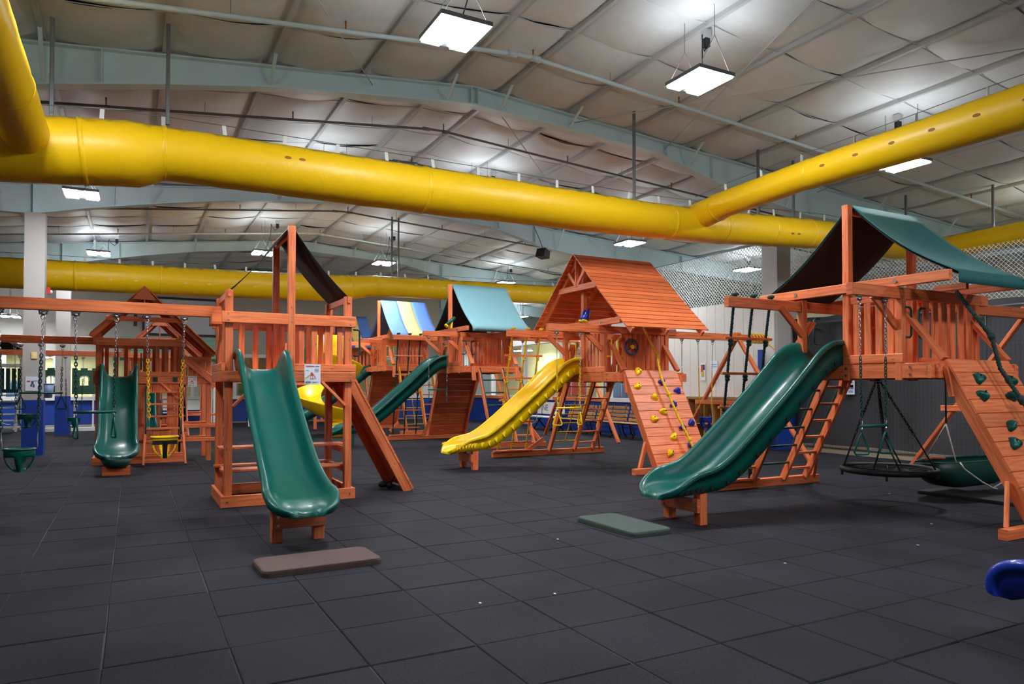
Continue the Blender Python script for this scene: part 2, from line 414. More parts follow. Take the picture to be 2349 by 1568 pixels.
for n, v in enumerate(FR):
    rb = struct(thing('roof_beam', 'pale blue tapered steel roof beam', 'beam')); del rb['category'], rb['label']
    us = sorted(set([b[0] for b in BOT]+[RIDGE]))
    web = [(u, bot_z(u)) for u in us]+[(u, roof_z(u)-.13) for u in us[::-1]]
    m = MB()
    for a, b in zip(us, us[1:]): m.prism([(a,bot_z(a)),(b,bot_z(b)),(b,roof_z(b)-.13),(a,roof_z(a)-.13)], v-.008, v+.008)
    m.build('web', 'beam_blue', rb)
    for nm, fz in (('bottom_flange', lambda u: bot_z(u)), ('top_flange', lambda u: roof_z(u)-.13)):
        m = MB()
        for a, b in zip(us, us[1:]): m.prism([(a,fz(a)-.012),(b,fz(b)-.012),(b,fz(b)+.012),(a,fz(a)+.012)], v-.1, v+.1)
        m.build(nm, 'beam_blue', rb)
    for u in (-5.5,-1.9,-.4,RIDGE-.06,RIDGE+.06,9.2,10.4,13.3,16):
        MB().box(u-.006,u+.006,v-.095,v+.095,bot_z(u),roof_z(u)-.13).build('stiffener', 'beam_blue', rb)
    for k, u in enumerate(PUR):
        if k % 2 == n % 2 or abs(u-RIDGE) < 1:
            for s in (-1,1): MB().bar((u, v+s*.06, bot_z(u)+.02), (u, v+s*.5, roof_z(u)-.12), .05, .012).build('flange_brace', 'beam_blue', rb)
# sprinkler pipes following the roof slope
def roof_pipe(v, drop, r, m, label, u0=-8, u1=21, step=1.4):
    t = thing('sprinkler_pipe', label, 'pipe')
    MB().tube([(u0,v,roof_z(u0)-drop),(RIDGE-.12,v,roof_z(RIDGE-.12)-drop),(RIDGE+.12,v,roof_z(RIDGE+.12)-drop),(u1,v,roof_z(u1)-drop)], r, 10).build('pipe', m, t)
    for s in (-1,1):
        u = RIDGE+s*.2; MB().tube([(u-.07,v,roof_z(u)-drop),(u+.07,v,roof_z(u)-drop)], r*1.5, 10).build('coupling', m, t)
    u = u0+.6; k = 0
    while u < u1:
        if k % 2: MB().tube([(u,v,roof_z(u)-drop),(u,v,roof_z(u)-drop+.1)], .012, 6).blob((u,v,roof_z(u)-drop+.12), .016,.016,.03,8,4).build('sprinkler_head', 'vent_brown', t)
        else: MB().tube([(u,v,roof_z(u)-drop),(u,v,roof_z(u)-.05)], .004, 5).build('hanger_rod', 'dull_steel', t)
        u += step; k += 1
roof_pipe(9.1, .30, .032, 'pipe_white', 'white sprinkler pipe in front of the nearest blue roof beam')
roof_pipe(12.55, .30, .022, 'dull_steel', 'grey sprinkler pipe just behind the nearest blue roof beam')
roof_pipe(14.3, .42, .022, 'dull_steel', 'grey sprinkler pipe above the middle playsets')
roof_pipe(19.4, .36, .022, 'dull_steel', 'grey sprinkler pipe behind the second roof beam')
roof_pipe(22.7, .34, .026, 'pipe_white', 'white sprinkler pipe above the far yellow duct')
# steel cross-bracing rods under the roof
for a, b, dr in [((-.9,3.72),(3.3,10.88),.24),((6.6,3.72),(9.2,10.88),.235),((7,10.88),(11.5,3.72),.258),((11.9,3.72),(13.6,10.88),.24),((5.4,10.92),(12.4,18.13),.24)]:
    tag(MB().tube([(a[0],a[1],roof_z(a[0])-dr),(b[0],b[1],roof_z(b[0])-dr)], .009, 5).build('bracing_rod', 'purlin'), 'thin steel bracing rod strung under the insulated ceiling', 'rod', 'bracing rods under the roof')

# walls
def wallbox(name, m, *b): return struct(MB().box(*b).build(name, m))
wallbox('wall_left', 'beige', -11.1, -11, -6, 37, -.02, 7)
wallbox('wall_front', 'beige', -11, 23, -6.1, -6, -.02, 7)
wallbox('wall_end', 'beige', 22.9, 23, -6, 37, -.02, 7)
wallbox('wall_rear', 'beam_blue', -11, 23, 36.9, 37, -.02, 7)
# back wall (v = 32) with a strip of interior windows
wb = wallbox('wall_back', 'beige', -1.5, 13.05, 32.0, 32.15, 2.8, 6.3)
MB().box(-11, 13.05, 32.0, 32.12, -.02, .92).build('wainscot', 'wall_blue', wb)
MB().box(-11, -1.5, 32.0, 32.15, 2.75, 5.7).build('soffit', 'beige', wb)
MB().box(-11, 13.05, 31.9, 32.15, .92, 1.06).build('window_sill', 'white', wb)
MB().box(-11, 13.05, 31.93, 32.12, 2.68, 2.82).build('window_header', 'white', wb)
n = 0
for u in [-9,-7.4,-5.8,-4.2,-2.6,-1.0,.6,2.2,3.8,5.4,7.0,8.6,10.2,11.8]:
    n += 1
    w = struct(MB().box(u-.06,u+.06,31.92,32.12,1.0,2.75).build('window_%d' % n, 'white'))
    MB().box(u+.06,u+1.54,32.03,32.05,1.06,2.68).build('pane', 'glass', w)
wallbox('wall_room', 'yellow_wall', -11, 13, 35.0, 35.1, -.02, 4)
# right wall along u = 13
wr = wallbox('wall_right', 'wall_blue', 13.0, 13.14, 15.3, 32.1, -.02, .98)
MB().box(12.93,13.16,15.3,32.1,.98,1.1).build('window_sill', 'white', wr)
MB().box(12.95,13.16,15.3,32.1,3.0,3.16).build('window_header', 'white', wr)
MB().box(13.0,13.14,15.3,32.1,3.16,3.5).build('upper_wall', 'siding', wr)
for v in [15.4,18.1,20.8,23.5,26.2,28.9,31.9]:
    n += 1
    w = struct(MB().box(12.96,13.15,v-.07,v+.07,1.0,3.1).build('window_%d' % n, 'white'))
    if v < 31: MB().box(13.06,13.08,v+.07,v+2.63,1.1,3.0).build('pane', 'glass', w)
wallbox('wall_shop', 'yellow_wall', 16.0, 16.1, 12.3, 32.1, -.02, 3.4)
sd = wallbox('wall_siding', 'siding', 13.03, 13.14, 11.6, 15.3, 1.18, 3.5)
for k in range(12):
    MB().box(12.995,13.03,11.6+k*.31+.004,11.6+(k+1)*.31-.004,1.18,3.5).build('siding_board', 'siding', sd)
wallbox('baseboard_right', 'cubby', 13.1, 13.14, 11.6, 15.3, -.02, 1.18)
wallbox('wall_corner', 'beige', 13.0, 14.1, 11.9, 12.0, 2.3, 3.5)
wallbox('wall_panel', 'wall_blue', 12.9, 14.1, 11.88, 12.0, -.02, 2.3)
# columns
def column(u, v, w, top, blue, name, label):
    t = struct(thing(name, label, 'column')); del t['category']; t.location = (u, v, 0)
    MB().box(-w/2,w/2,-w/2,w/2,blue,top).build('shaft', 'column_paint', t)
    MB().box(-w/2-.006,w/2+.006,-w/2-.006,w/2+.006,-.02,blue).build('painted_base', 'wall_blue', t)
    return t
column(-1.85, 18.15, .37, 5.12, 1.16, 'column', 'pale square column with royal blue base')
column(-1.85, 25.3, .37, 5.12, 1.16, 'column', 'pale square column with royal blue base, farther')
column(13.25, 11.75, .44, 5.3, 1.16, 'column', 'pale square column by the siding wall')

# ---------------------------------------------------------------- lamps, ducts, nets
def make_lamp():
    t = thing('high_bay_light', 'white twin-panel high-bay lamp hanging on chains under the ceiling', 'lamp', group='high-bay lamps under the roof')
    MB().box(-.30,.30,-.33,.33,.0,.05).build('housing', 'dull_steel', t)
    for s in (-1,1):
        MB().box(s*.17-.105,s*.17+.105,-.32,.32,-.02,-.001).build('lens', 'lens', t)
        MB().box(s*.155-.09,s*.155+.09,-.28,.28,.05,.056).build('added_uplight_strip', 'added_uplight', t)  # glowing strip added on top of the housing to light the ceiling
    for y in (-.28,.28):
        for s in (-1,1): MB().tube([(s*.26,y,.05),(0,y,.5),(0,y,.9)], .004, 5).build('hanging_wire', 'dull_steel', t)
    return t
lamp0 = make_lamp()
lamps = [lamp0]+[copy_tree(lamp0) for _ in LIGHTS[1:]+OFF]
for k, o in enumerate(lamps):
    (u, v, z), lb = LIGHTS[k] if k < len(LIGHTS) else (OFF[k-len(LIGHTS)], 'white twin-panel lamp hanging over open floor away from the ducts')
    o.location = (u, v, z); o['label'] = lb
    if k >= len(LIGHTS): o.name = 'high_bay_light_offscreen'
    if k >= 12: MB().tube([(0,0,.05),(0,0,roof_z(u)-z-.03)], .012, 6).build('drop_rod', 'dull_steel', o)
    else:                             # black power cord up to a ceiling socket
        us, vs2 = .45, .35; zt = roof_z(u+us)-.22-z
        MB().tube([(us,vs2,zt),(us,vs2,zt-.14),(us-.06,vs2-.03,zt-.2),(us-.16,vs2-.1,zt-.14),(us-.2,vs2-.14,zt-.05),(us-.22,vs2-.16,zt-.4),(.1,.06,.2),(0,0,.05)], .009, 5).build('power_cord', 'black_rubber', o)
        MB().box(us-.04,us+.04,vs2-.04,vs2+.04,zt-.12,zt).build('plug', 'black_rubber', o)
        MB().box(us-.05,us+.05,vs2-.05,vs2+.05,zt,zt+.12).build('socket_box', 'purlin', o)

def duct_run(parent, pts, rad, seams, name='duct'):
    P = []; R = []
    for i in range(len(pts)-1):
        a, b = V3(pts[i]), V3(pts[i+1]); k = max(2, int((b-a).length/.18))
        for j in range(k): P.append(a+(b-a)*(j/k)); R.append((rad[i]+(rad[i+1]-rad[i])*(j/k))*(1+random.uniform(-.012,.012)))
    P.append(V3(pts[-1])); R.append(rad[-1])
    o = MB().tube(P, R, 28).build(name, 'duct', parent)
    for s in seams:
        i = min(range(len(P)-1), key=lambda i: abs(P[i].x-s) if abs(pts[0][0]-pts[-1][0]) > 1 else abs(P[i].y-s))
        d = (P[i+1]-P[i]).normalized(); MB().tube([P[i]-d*.03, P[i]-d*.02, P[i]+d*.02, P[i]+d*.03], [R[i]*1.004, R[i]*1.03, R[i]*1.03, R[i]*1.004], 28, caps=False).build('seam', 'duct', o)
    return P, R
def duct_straps(parent, P, R, step, lift=.16, wire=True):
    top = []; acc = 0
    for i in range(1, len(P)):
        acc += (P[i]-P[i-1]).length
        if acc > step:
            acc = 0; c = P[i]+V3((0,0,R[i]-.02)); e = c+V3((random.uniform(-.04,.04), 0, lift)); top.append(e)
            MB().bar(c-V3((0,0,.06)), e, .05, .008).build('strap', 'strap_white', parent)
    if wire and len(top) > 1: MB().tube([P[0]+V3((0,0,R[0]+lift))]+top+[P[-1]+V3((0,0,R[-1]+lift))], .006, 5).build('support_wire', 'dull_steel', parent)
def vent_holes(parent, P, R, i0, i1, step, ang, side, m='vent_brown'):
    i = i0
    while i < min(i1, len(P)-1):
        d = (P[min(i+1,len(P)-1)]-P[i-1]).normalized(); sd = d.cross(Z).normalized()*side
        nrm = (sd*math.cos(ang)+Z*math.sin(ang)).normalized()
        c = P[i]+nrm*(R[i]*1.0)
        a = d; b = nrm.cross(d)
        vs_ = [c+a*(.045*math.cos(2*math.pi*k/12))+b*(.02*math.sin(2*math.pi*k/12))+nrm*.004 for k in range(12)]
        vs_ += [p-nrm*.03 for p in vs_]
        MB().add(vs_, [tuple(range(12)), tuple(range(23,11,-1))]+[(k,12+k,12+(k+1) % 12,(k+1) % 12) for k in range(12)]).build('vent_hole', m, parent); i += step
def struts(parent, lst):
    for u, v, z0 in lst: MB().bar((u,v,z0), (u,v,roof_z(u)-.08), .045, .045).build('hanger_strut', 'dull_steel', parent)
t = thing('fabric_duct', 'large yellow fabric air duct with three branches, hung before the nearest roof beam', 'duct')
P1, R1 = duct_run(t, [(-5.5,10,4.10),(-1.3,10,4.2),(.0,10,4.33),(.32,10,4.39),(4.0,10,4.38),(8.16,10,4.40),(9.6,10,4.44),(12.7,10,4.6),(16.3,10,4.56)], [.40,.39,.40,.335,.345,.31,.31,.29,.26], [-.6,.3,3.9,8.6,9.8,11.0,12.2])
duct_straps(t, P1, R1, .62)
vent_holes(t, P1, R1, 40, 42, 1, .25, 1); vent_holes(t, P1, R1, 93, 95, 1, -.3, 1); vent_holes(t, P1, R1, 103, 105, 1, -.3, 1)
Pb, Rb = duct_run(t, [(9.15,9.98,4.55),(9.15,9.2,4.64),(9.15,7.6,4.70),(9.15,4.5,4.70),(9.15,0,4.70)], [.25,.23,.225,.26,.29], [9.3,7.4])
duct_straps(t, Pb, Rb, .75, .14)
vent_holes(t, Pb, Rb, 15, 46, 3, -.05, 1)
Pb, Rb = duct_run(t, [(16.2,10,4.58),(16.2,6,4.66),(16.2,0,4.66)], [.24,.24,.24], [])
Pb, Rb = duct_run(t, [(-1.1,9.9,4.3),(-1.1,7,4.36),(-1.1,0,4.45)], [.24,.235,.24], [8.2])
struts(t, [(.36,9.95,4.75),(-.9,10.2,4.6),(7.8,10.05,4.7),(10.9,10.1,4.75),(11.9,10.1,4.8),(15.6,10.1,4.8),(16.3,8.6,4.8)])
t = thing('fabric_duct', 'long yellow fabric duct hung farther back above the far playsets', 'duct')
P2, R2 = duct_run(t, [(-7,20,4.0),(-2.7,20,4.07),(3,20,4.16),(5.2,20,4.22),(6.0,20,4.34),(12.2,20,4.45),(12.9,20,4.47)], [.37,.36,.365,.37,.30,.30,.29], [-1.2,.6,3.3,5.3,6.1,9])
duct_straps(t, P2, R2, .62, .13)
vent_holes(t, P2, R2, 26, 66, 3, -.25, 1, 'yellow_tarp'); vent_holes(t, P2, R2, 78, 110, 2, .05, 1, 'yellow_tarp')  # pale yellow ovals paint the light showing at these vents
struts(t, [(6.7,20.1,4.7),(6.9,20.1,4.7)])

# black curtain of the batting cage on the right
t = thing('cage_curtain', 'long black mesh curtain hanging along the cage on a steel rail', 'curtain', (14.0,0,0))
m = MB(); nz_ = 10; vs_ = []; nv = 150
for i in range(nv+1):
    v = -4+16*i/nv
    for j in range(nz_+1):
        z = .12+2.93*j/nz_; w = .07*math.sin(v*4.1+1.4*math.sin(v*1.7))+.03*math.sin(v*9+z)+.05*math.sin(2.2*z+v*2)
        vs_.append((w, v, z))
m.add(vs_, [(i*(nz_+1)+j, (i+1)*(nz_+1)+j, (i+1)*(nz_+1)+j+1, i*(nz_+1)+j+1) for i in range(nv) for j in range(nz_)], smooth=True).build('cloth', 'curtain', t)
MB().tube([(-.16,-4,2.9),(-.16,11.9,2.9)], .02, 8).build('top_rail', 'dull_steel', t)
MB().tube([(-.16,-4,.06),(-.16,11.9,.06)], .022, 8).build('bottom_rail', 'steel', t)
m = MB()
k = 0; 
for i in range(0, 200): m.bar((-.16,-4+.08*i,.1),(-.16,-4+.08*i,2.9), .003,.003)
for i in range(0, 36): m.bar((-.158,-4,.1+.08*i),(-.158,11.9,.1+.08*i), .003,.003)
o = m.build('square_netting', 'black_net', t)
def diamond_net(label, u, v0, v1, z0, z1, cell, w=.006):
    m = MB(); H = z1-z0; n = int((v1-v0+H)/cell)+1
    for s in (0,1):
        for k in range(n+1):
            a = v0-H+k*cell; p, q = a, a+H; zp, zq = z0, z1
            if p < v0: zp = z0+(v0-p); p = v0
            if q > v1: zq = z1-(q-v1); q = v1
            if q <= p: continue
            if s: p, q = v0+v1-p, v0+v1-q
            m.bar((u,p,zp),(u,q,zq), w, w)
    t = tag(m.build('safety_net', 'net'), label, 'net'); return t
n1 = diamond_net('pale diamond safety net above the white siding wall', 14.0, 10.5, 21, 3.45, 5.05, .10, .014)
MB().tube([(14.0,10.5,5.05),(14.0,21,5.05)], .012, 6).build('edge_cable', 'dull_steel', n1)
MB().tube([(14.0,10.5,3.47),(14.0,21,3.47)], .014, 6).build('edge_cable', 'white', n1)
n2 = diamond_net('grey diamond safety net above the black curtain', 14.25, -3, 12, 2.95, 4.12, .085)
MB().bar((14.3,-3,3.93),(14.3,11.9,3.93), .06, .09).build('net_beam', 'dull_steel', n2)

# ---------------------------------------------------------------- playground pieces
def catmull(pts, k=6):
    out = []
    for i in range(len(pts)-1):
        p0, p1, p2, p3 = pts[max(i-1,0)], pts[i], pts[i+1], pts[min(i+2,len(pts)-1)]
        for j in range(k):
            t = j/k
            out.append(tuple(.5*((2*b)+(-a+c)*t+(2*a-5*b+4*c-d)*t*t+(-a+3*b-3*c+d)*t**3) for a,b,c,d in zip(p0,p1,p2,p3)))
    out.append(tuple(pts[-1])); return out
def slide(parent, origin, d, prof, m, ribs=None, name='slide'):
    d = V3((d[0], d[1], 0)).normalized(); sd = d.cross(Z); O = V3(origin)
    pr = catmull(prof, 7); n = len(pr); vs_ = []; K = None
    for i, (s, z, W, D) in enumerate(pr):
        a = pr[max(i-1,0)]; b = pr[min(i+1,n-1)]
        tg = (d*(b[0]-a[0])+Z*(b[1]-a[1])).normalized(); nr = sd.cross(tg).normalized()
        half = [(W*.38,.003),(W*.60,.012+.04*D),(W*.77,D*.25),(W*.89,D*.58),(W*.97,D*.88),(W+.015,D),(W+.04,D+.002),(W+.056,D-.012),(W+.06,D-.04),(W+.05,D-.065),(W+.040,D-.055),(W+.036,D*.45-.03),(W+.012,-.045),(W*.6,-.06)]
        ring = [(0,0)]+half+[(0,-.05)]+[(-x,y) for x,y in half[::-1]]
        K = len(ring); c = O+d*s+Z*z
        vs_ += [c+sd*x+nr*y for x, y in ring]
    fs_ = [(i*K+k, (i+1)*K+k, (i+1)*K+(k+1) % K, i*K+(k+1) % K) for i in range(n-1) for k in range(K)]
    fs_ += [tuple(range(K)), tuple((n-1)*K+k for k in range(K-1,-1,-1))]
    o = MB().add(vs_, fs_, smooth=True).build(name, m, parent)
    if ribs:
        cnt, kind = ribs
        for j in range(cnt):
            i = int((.10+.68*j/(cnt-1))*(n-1)); s, z, W, D = pr[i]; a = pr[max(i-1,0)]; b = pr[min(i+1,n-1)]
            tg = (d*(b[0]-a[0])+Z*(b[1]-a[1])).normalized(); nr = sd.cross(tg).normalized(); c = O+d*s+Z*z
            for q in (-1,1):
                e = c+sd*q*(W+.03)
                if kind == 'hole': MB().disc(e+nr*(-.0)+sd*q*-.008, sd*q, .024, n=10, t=.012).build('slide_hole_shade', 'hole_black', o)  # flush black disc paints in the shade inside a hole
                else:
                    A, B, Cc, Dd = e+nr*.10-tg*.035+sd*q*.004, e+nr*.10+tg*.05+sd*q*.004, e+nr*.01+sd*q*.03+tg*.045, e-nr*.035-sd*q*.03
                    MB().add([A,B,Cc,Dd], [(0,1,2),(0,2,3),(1,3,2),(0,3,1)]).build('slide_rib', m, o)
    return o
TIP = [(.0,.0,1.0,1.0),(.10,.0,1.03,.90),(.20,-.006,1.03,.70),(.29,-.016,.97,.46),(.36,-.03,.85,.28),(.41,-.048,.66,.18),(.44,-.07,.42,.14),(.45,-.10,.36,.13)]
def with_tip(pr, s0, z0, W, D): return pr+[(s0+a, z0+b, W*c, D*d) for a, b, c, d in TIP]
SLIDE_BIG = with_tip([(-.14,1.62,.28,.20),(.05,1.64,.285,.26),(.25,1.57,.285,.27),(.5,1.385,.285,.26),(.8,1.155,.285,.25),(1.1,.93,.285,.25),(1.4,.705,.285,.25),(1.7,.51,.285,.24),(1.95,.405,.285,.22)], 2.2, .375, .285, .19)
SLIDE_A = with_tip([(-.14,1.63,.25,.20),(.04,1.64,.25,.25),(.2,1.575,.245,.24),(.5,1.365,.235,.19),(.9,1.09,.235,.17),(1.3,.82,.235,.165),(1.7,.575,.24,.16),(2.02,.44,.25,.15)], 2.24, .385, .27, .13)
SLIDE_B = with_tip([(-.14,1.60,.25,.20),(.05,1.61,.25,.25),(.22,1.49,.25,.2),(.5,1.18,.25,.16),(.8,.93,.25,.15),(1.05,.70,.25,.15),(1.3,.47,.255,.15)], 1.52, .365, .275, .13)
def slide_legs(root, O, d, s, z, cx, m='wood'):
    d = V3((d[0],d[1],0)); sd = d.cross(Z); O = V3(O)
    for q in (-1,1):
        c = O+d*s+sd*q*cx
        MB().bar(c, c+Z*z, .10, .10, up=sd).build('slide_leg', m, root)
    c = O+d*(s+.07); MB().bar(c-sd*(cx+.05)+Z*.2, c+sd*(cx+.05)+Z*.2, .04, .14).build('slide_crossboard', m, root)
    bolts(root, [c+sd*q*cx+Z*zz+d*.02 for q in (-1,1) for zz in (.16,.24)], d)
def slats(root, p0, p1, n, z0, z1, w=.075, t=.025, name='slat', m='wood'):
    p0 = V3(p0); p1 = V3(p1); d = (p1-p0).normalized()
    for k in range(n):
        c = lerp(p0, p1, (k+.5)/n)
        MB().bar((c.x,c.y,z0), (c.x,c.y,z1), w if abs(d.x) > .5 else t, t if abs(d.x) > .5 else w, up=(0,1,0)).build(name, m, root)
def handle(root, p, q, out, m):
    p, q, out = V3(p), V3(q), V3(out)
    MB().tube([p-out*.2, p+out*.7, p+out+(q-p)*.08, q+out-(q-p)*.08, q+out*.7, q-out*.2], .013, 8).build('grab_handle', m, root)
def hold(parent, c, nrm, m, r=.068):
    nrm = V3(nrm).normalized(); a = nrm.orthogonal().normalized(); b = nrm.cross(a); rg = random.random()*6.28
    M = Matrix((a*math.cos(rg)+b*math.sin(rg), -a*math.sin(rg)+b*math.cos(rg), nrm)).transposed()
    mb = MB(); n, mm = 12, 5; vs_ = []; ph = random.random()*6
    for i in range(mm+1):
        t = .5*math.pi*i/mm
        for k in range(n):
            an = 2*math.pi*k/n; rr = r*(1+.22*math.sin(3*an+ph)+.1*math.sin(2*an+2*ph)); rad = math.cos(t)**.6 if i < mm else .001
            vs_.append(V3(c)+M @ V3((rr*rad*math.cos(an), rr*.85*rad*math.sin(an), r*.95*math.sin(t)*(1+.25*math.cos(an+ph)))))
    mb.add(vs_, [(i*n+k, i*n+(k+1) % n, (i+1)*n+(k+1) % n, (i+1)*n+k) for i in range(mm) for k in range(n)], smooth=True)
    mb.cm = 1
    for s in (-1,1):
        p = V3(c)+M @ V3((s*r*.38,0,r*.80)); mb.disc(p, nrm, .009, n=8, t=.012)
    mb.build('climbing_hold', [m, 'hole_black'], parent)
def rock_wall(root, top, bot, side, W, n, holds, rails='wood', planks='wood', up_ext=0.0, flip=1):
    """two rails from top to bottom, planks across the outer face; side = unit vector along the planks"""
    top, bot, side = V3(top), V3(bot), V3(side); d = (bot-top).normalized(); nr = (d.cross(side)).normalized()
    if nr.z*flip < 0: nr = -nr
    fr = [MB().bar(top+side*(W*s)-nr*.06-d*up_ext, bot+side*(W*s)-nr*.06, .045, .12, up=nr).build('climbing_wall_rail', rails, root) for s in (0,1)][0]
    Ln = (bot-top).length; pw = Ln/n
    for k in range(n):
        c = top+d*(pw*(k+.5)); MB().bar(c-side*.03+nr*.012, c+side*(W+.03)+nr*.012, pw-.004, .026, up=nr).build('plank', planks, fr)
    for (a, b, m) in holds: hold(fr, top+side*(W*a)+d*(Ln*b)+nr*.026, nr, m)
    return fr, nr
def ladder(root, tops, bots, n, wr=.05, hr=.10, m='wood', name='ladder', rr=.02, first=.12, last=.9):
    t0, t1, b0, b1 = [V3(p) for p in (*tops, *bots)]
    o = [MB().bar(p, q, wr, hr, up=(0,1,0)).build(name+'_rail', m, root) for p, q in ((t0,b0),(t1,b1))][0]
    for k in range(n):
        f = first+(last-first)*k/max(1,n-1); MB().bar(lerp(t0,b0,f), lerp(t1,b1,f), .06, .035).build('rung', m, o)
    return o
def hanger(root, p):
    MB().box(p[0]-.05,p[0]+.05,p[1]-.02,p[1]+.02,p[2]-.012,p[2]+.0).tube([(p[0]-.035,p[1],p[2]-.01),(p[0]-.035,p[1],p[2]-.045)],.008,6).tube([(p[0]+.035,p[1],p[2]-.01),(p[0]+.035,p[1],p[2]-.045)],.008,6).blob((p[0],p[1],p[2]-.035),.03,.02,.022,8,5).tube([(p[0]+.022*math.cos(k*.7854),p[1],p[2]-.075+.022*math.sin(k*.7854)) for k in range(8)],.006,5,closed=True).build('swing_hanger', 'steel', root)
def two_chain(root, a, b, split, m, pitch=.032):
    a, b = V3(a), V3(b); c = lerp(a, b, split)
    MB().chain(a, c, pitch).build('chain', 'steel', root)
    if split < 1: MB().chain(c, b, pitch*1.1, .006, .014).build('coated_chain', m, root)
CH = {'green': 'green_rope', 'yellow': 'yellow_rope', 'blue': 'yellow_rope', 'black': 'black_metal'}
def bucket_swing(label, u, v, zt, dx, zs, col, chain, rz=0, strap=False, pitch=.032, split=.38, w=.15):
    t = thing('bucket_swing', label, 'swing', (u, v, 0))
    for s in (-1,1):
        hanger(t, (s*dx, 0, zt)); top = (s*dx,0,zt-.09); at = V3((s*(w+.02),0,zs+.20))
        two_chain(t, top, at, split, CH[chain], pitch)
        MB().tube([at, (s*(w+.015),.05,zs+.02), (s*(w+.015),-.05,zs+.02)], .004, 5, closed=True).build('wire_link', 'steel', t)
    mb = MB(); n, mm = 28, 9; vs_ = []; hole = set()
    for i in range(mm+1):
        q = i/mm; r = (1-q**3.0*.72); 
        for k in range(n):
            a = 2*math.pi*k/n; dip = .0 if i else .0
            vs_.append((w*r*math.cos(a), .115*r*math.sin(a), zs-.255*q+(.015*abs(math.cos(a)) if i == 0 else 0)))
    fs_ = []
    for i in range(mm):
        for k in range(n):
            a = math.degrees(2*math.pi*(k+.5)/n)
            if 3 <= i <= 7 and (192 < a < 257 or 283 < a < 348 or 20 < a < 70 or 110 < a < 160): continue
            fs_.append((i*n+k, (i+1)*n+k, (i+1)*n+(k+1) % n, i*n+(k+1) % n))
    fs_.append(tuple(mm*n+k for k in range(n)))
    mb.add(vs_, fs_, smooth=True); o = mb.build('seat', {'green':'green_plastic','yellow':'yellow_plastic','blue':'blue_plastic'}[col], t)
    md = o.modifiers.new('thickness', 'SOLIDIFY'); md.thickness = .014
    MB().tube([(w*1.02*math.cos(2*math.pi*k/24), .117*math.sin(2*math.pi*k/24), zs) for k in range(24)], .011, 6, closed=True).build('rim', {'green':'green_plastic','yellow':'yellow_plastic','blue':'blue_plastic'}[col], t)
    if strap:
        m2 = MB()
        m2.box(-.135,.135,-.118,-.1,zs-.085,zs-.035); m2.bar((0,-.122,zs-.05),(0,-.085,zs-.25),.05,.012,up=(0,1,0)); m2.build('strap', 'black_rubber', t)
    return t
def tri_ring(parent, p, m, h=.235, w=.085, turn=0.0):
    p = V3(p); ca, sa = math.cos(turn), math.sin(turn)
    pts = [p+V3((x*ca, x*sa, z)) for x, z in ((0,0),(-.02,-.04),(-w,-h+.02),(-w+.02,-h),(w-.02,-h),(w,-h+.02),(.02,-.04))]
    MB().tube(pts, .011, 8, closed=True).build('ring', m, parent)
def trapeze(label, u, v, zt, dx, zb, m, chain, pitch=.032, split=.45, turn=(0,0)):
    t = thing('trapeze_bar', label, 'trapeze', (u, v, 0))
    for s in (-1,1):
        hanger(t, (s*dx,0,zt)); two_chain(t, (s*dx,0,zt-.09), (s*(dx-.015),0,zb+.06), split, CH[chain], pitch)
        x = s*(dx-.015); MB().tube([(x,0,zb+.1),(x+.012,0,zb+.07),(x+.012,0,zb+.02),(x-.012,0,zb+.02),(x-.012,0,zb+.07)],.005,5,closed=True).tube([(x,0,zb),(x,0,zb-.07)],.012,6).build('swivel', 'steel', t)
        tri_ring(t, (x,0,zb-.06), m, turn=turn[0 if s < 0 else 1])
    MB().tube([(-dx-.01,0,zb),(dx+.01,0,zb)], .016, 8).build('bar', m, t)
    return t
def belt_swing(label, u, v, zt, dx, zs, m, chain, pitch=.032, split=.4):
    t = thing('belt_swing', label, 'swing', (u, v, 0))
    for s in (-1,1):
        hanger(t, (s*dx,0,zt)); two_chain(t, (s*dx,0,zt-.09), (s*.22,0,zs), split, CH[chain], pitch)
    vs_ = []; n = 12
    for i in range(n+1):
        x = -.23+.46*i/n; z = zs-.11*(1-(x/.23)**2)
        vs_ += [(x,-.07,z),(x,.07,z),(x,.07,z-.012),(x,-.07,z-.012)]
    MB().add(vs_, [(i*4+k, (i+1)*4+k, (i+1)*4+(k+1) % 4, i*4+(k+1) % 4) for i in range(n) for k in range(4)]+[(0,1,2,3),(n*4+3,n*4+2,n*4+1,n*4)]).build('belt_seat', m, t)
    return t
def a_frame(root, x, yc, z, sp, m='wood', cross=1.1):
    for s in (-1,1): MB().bar((x, yc-s*.06, z+.12), (x, yc+s*sp, .0), .05, .10, up=(1,0,0)).build('frame_leg', m, root)
    w = sp*(1-cross/(z+.12)); MB().bar((x-.06, yc-w-.15, cross), (x-.06, yc+w+.15, cross), .04, .09).build('frame_crossbar', m, root)
def tarp(root, prof_pts, x0, x1, mats, name='canopy', sag=.05, n=14, edge=.0):
    """cloth over a ridge; prof_pts in (y,z); mats = list of (x fraction end, material)"""
    pr = [(y, z, 0) for y, z in prof_pts]; f0 = 0.0; cnt = len(mats)
    first = None
    for f1, m in mats:
        mb = MB(); nn = max(2, int(n*(f1-f0))+1); vs_ = []
        for i, (y, z, _) in enumerate(pr):
            for j in range(nn+1):
                f = f0+(f1-f0)*j/nn; k = math.sin(math.pi*f)
                s = sag*math.sin(math.pi*i/(len(pr)-1)*2)**2*(.3+.7*k)
                vs_.append((x0+(x1-x0)*f, y, z-s))
        q = nn+1
        mb.add(vs_, [(i*q+j, i*q+j+1, (i+1)*q+j+1, (i+1)*q+j) for i in range(len(pr)-1) for j in range(nn)], smooth=True)
        o = mb.build(name, m, root); md = o.modifiers.new('thickness', 'SOLIDIFY'); md.thickness = .006; f0 = f1
    return o
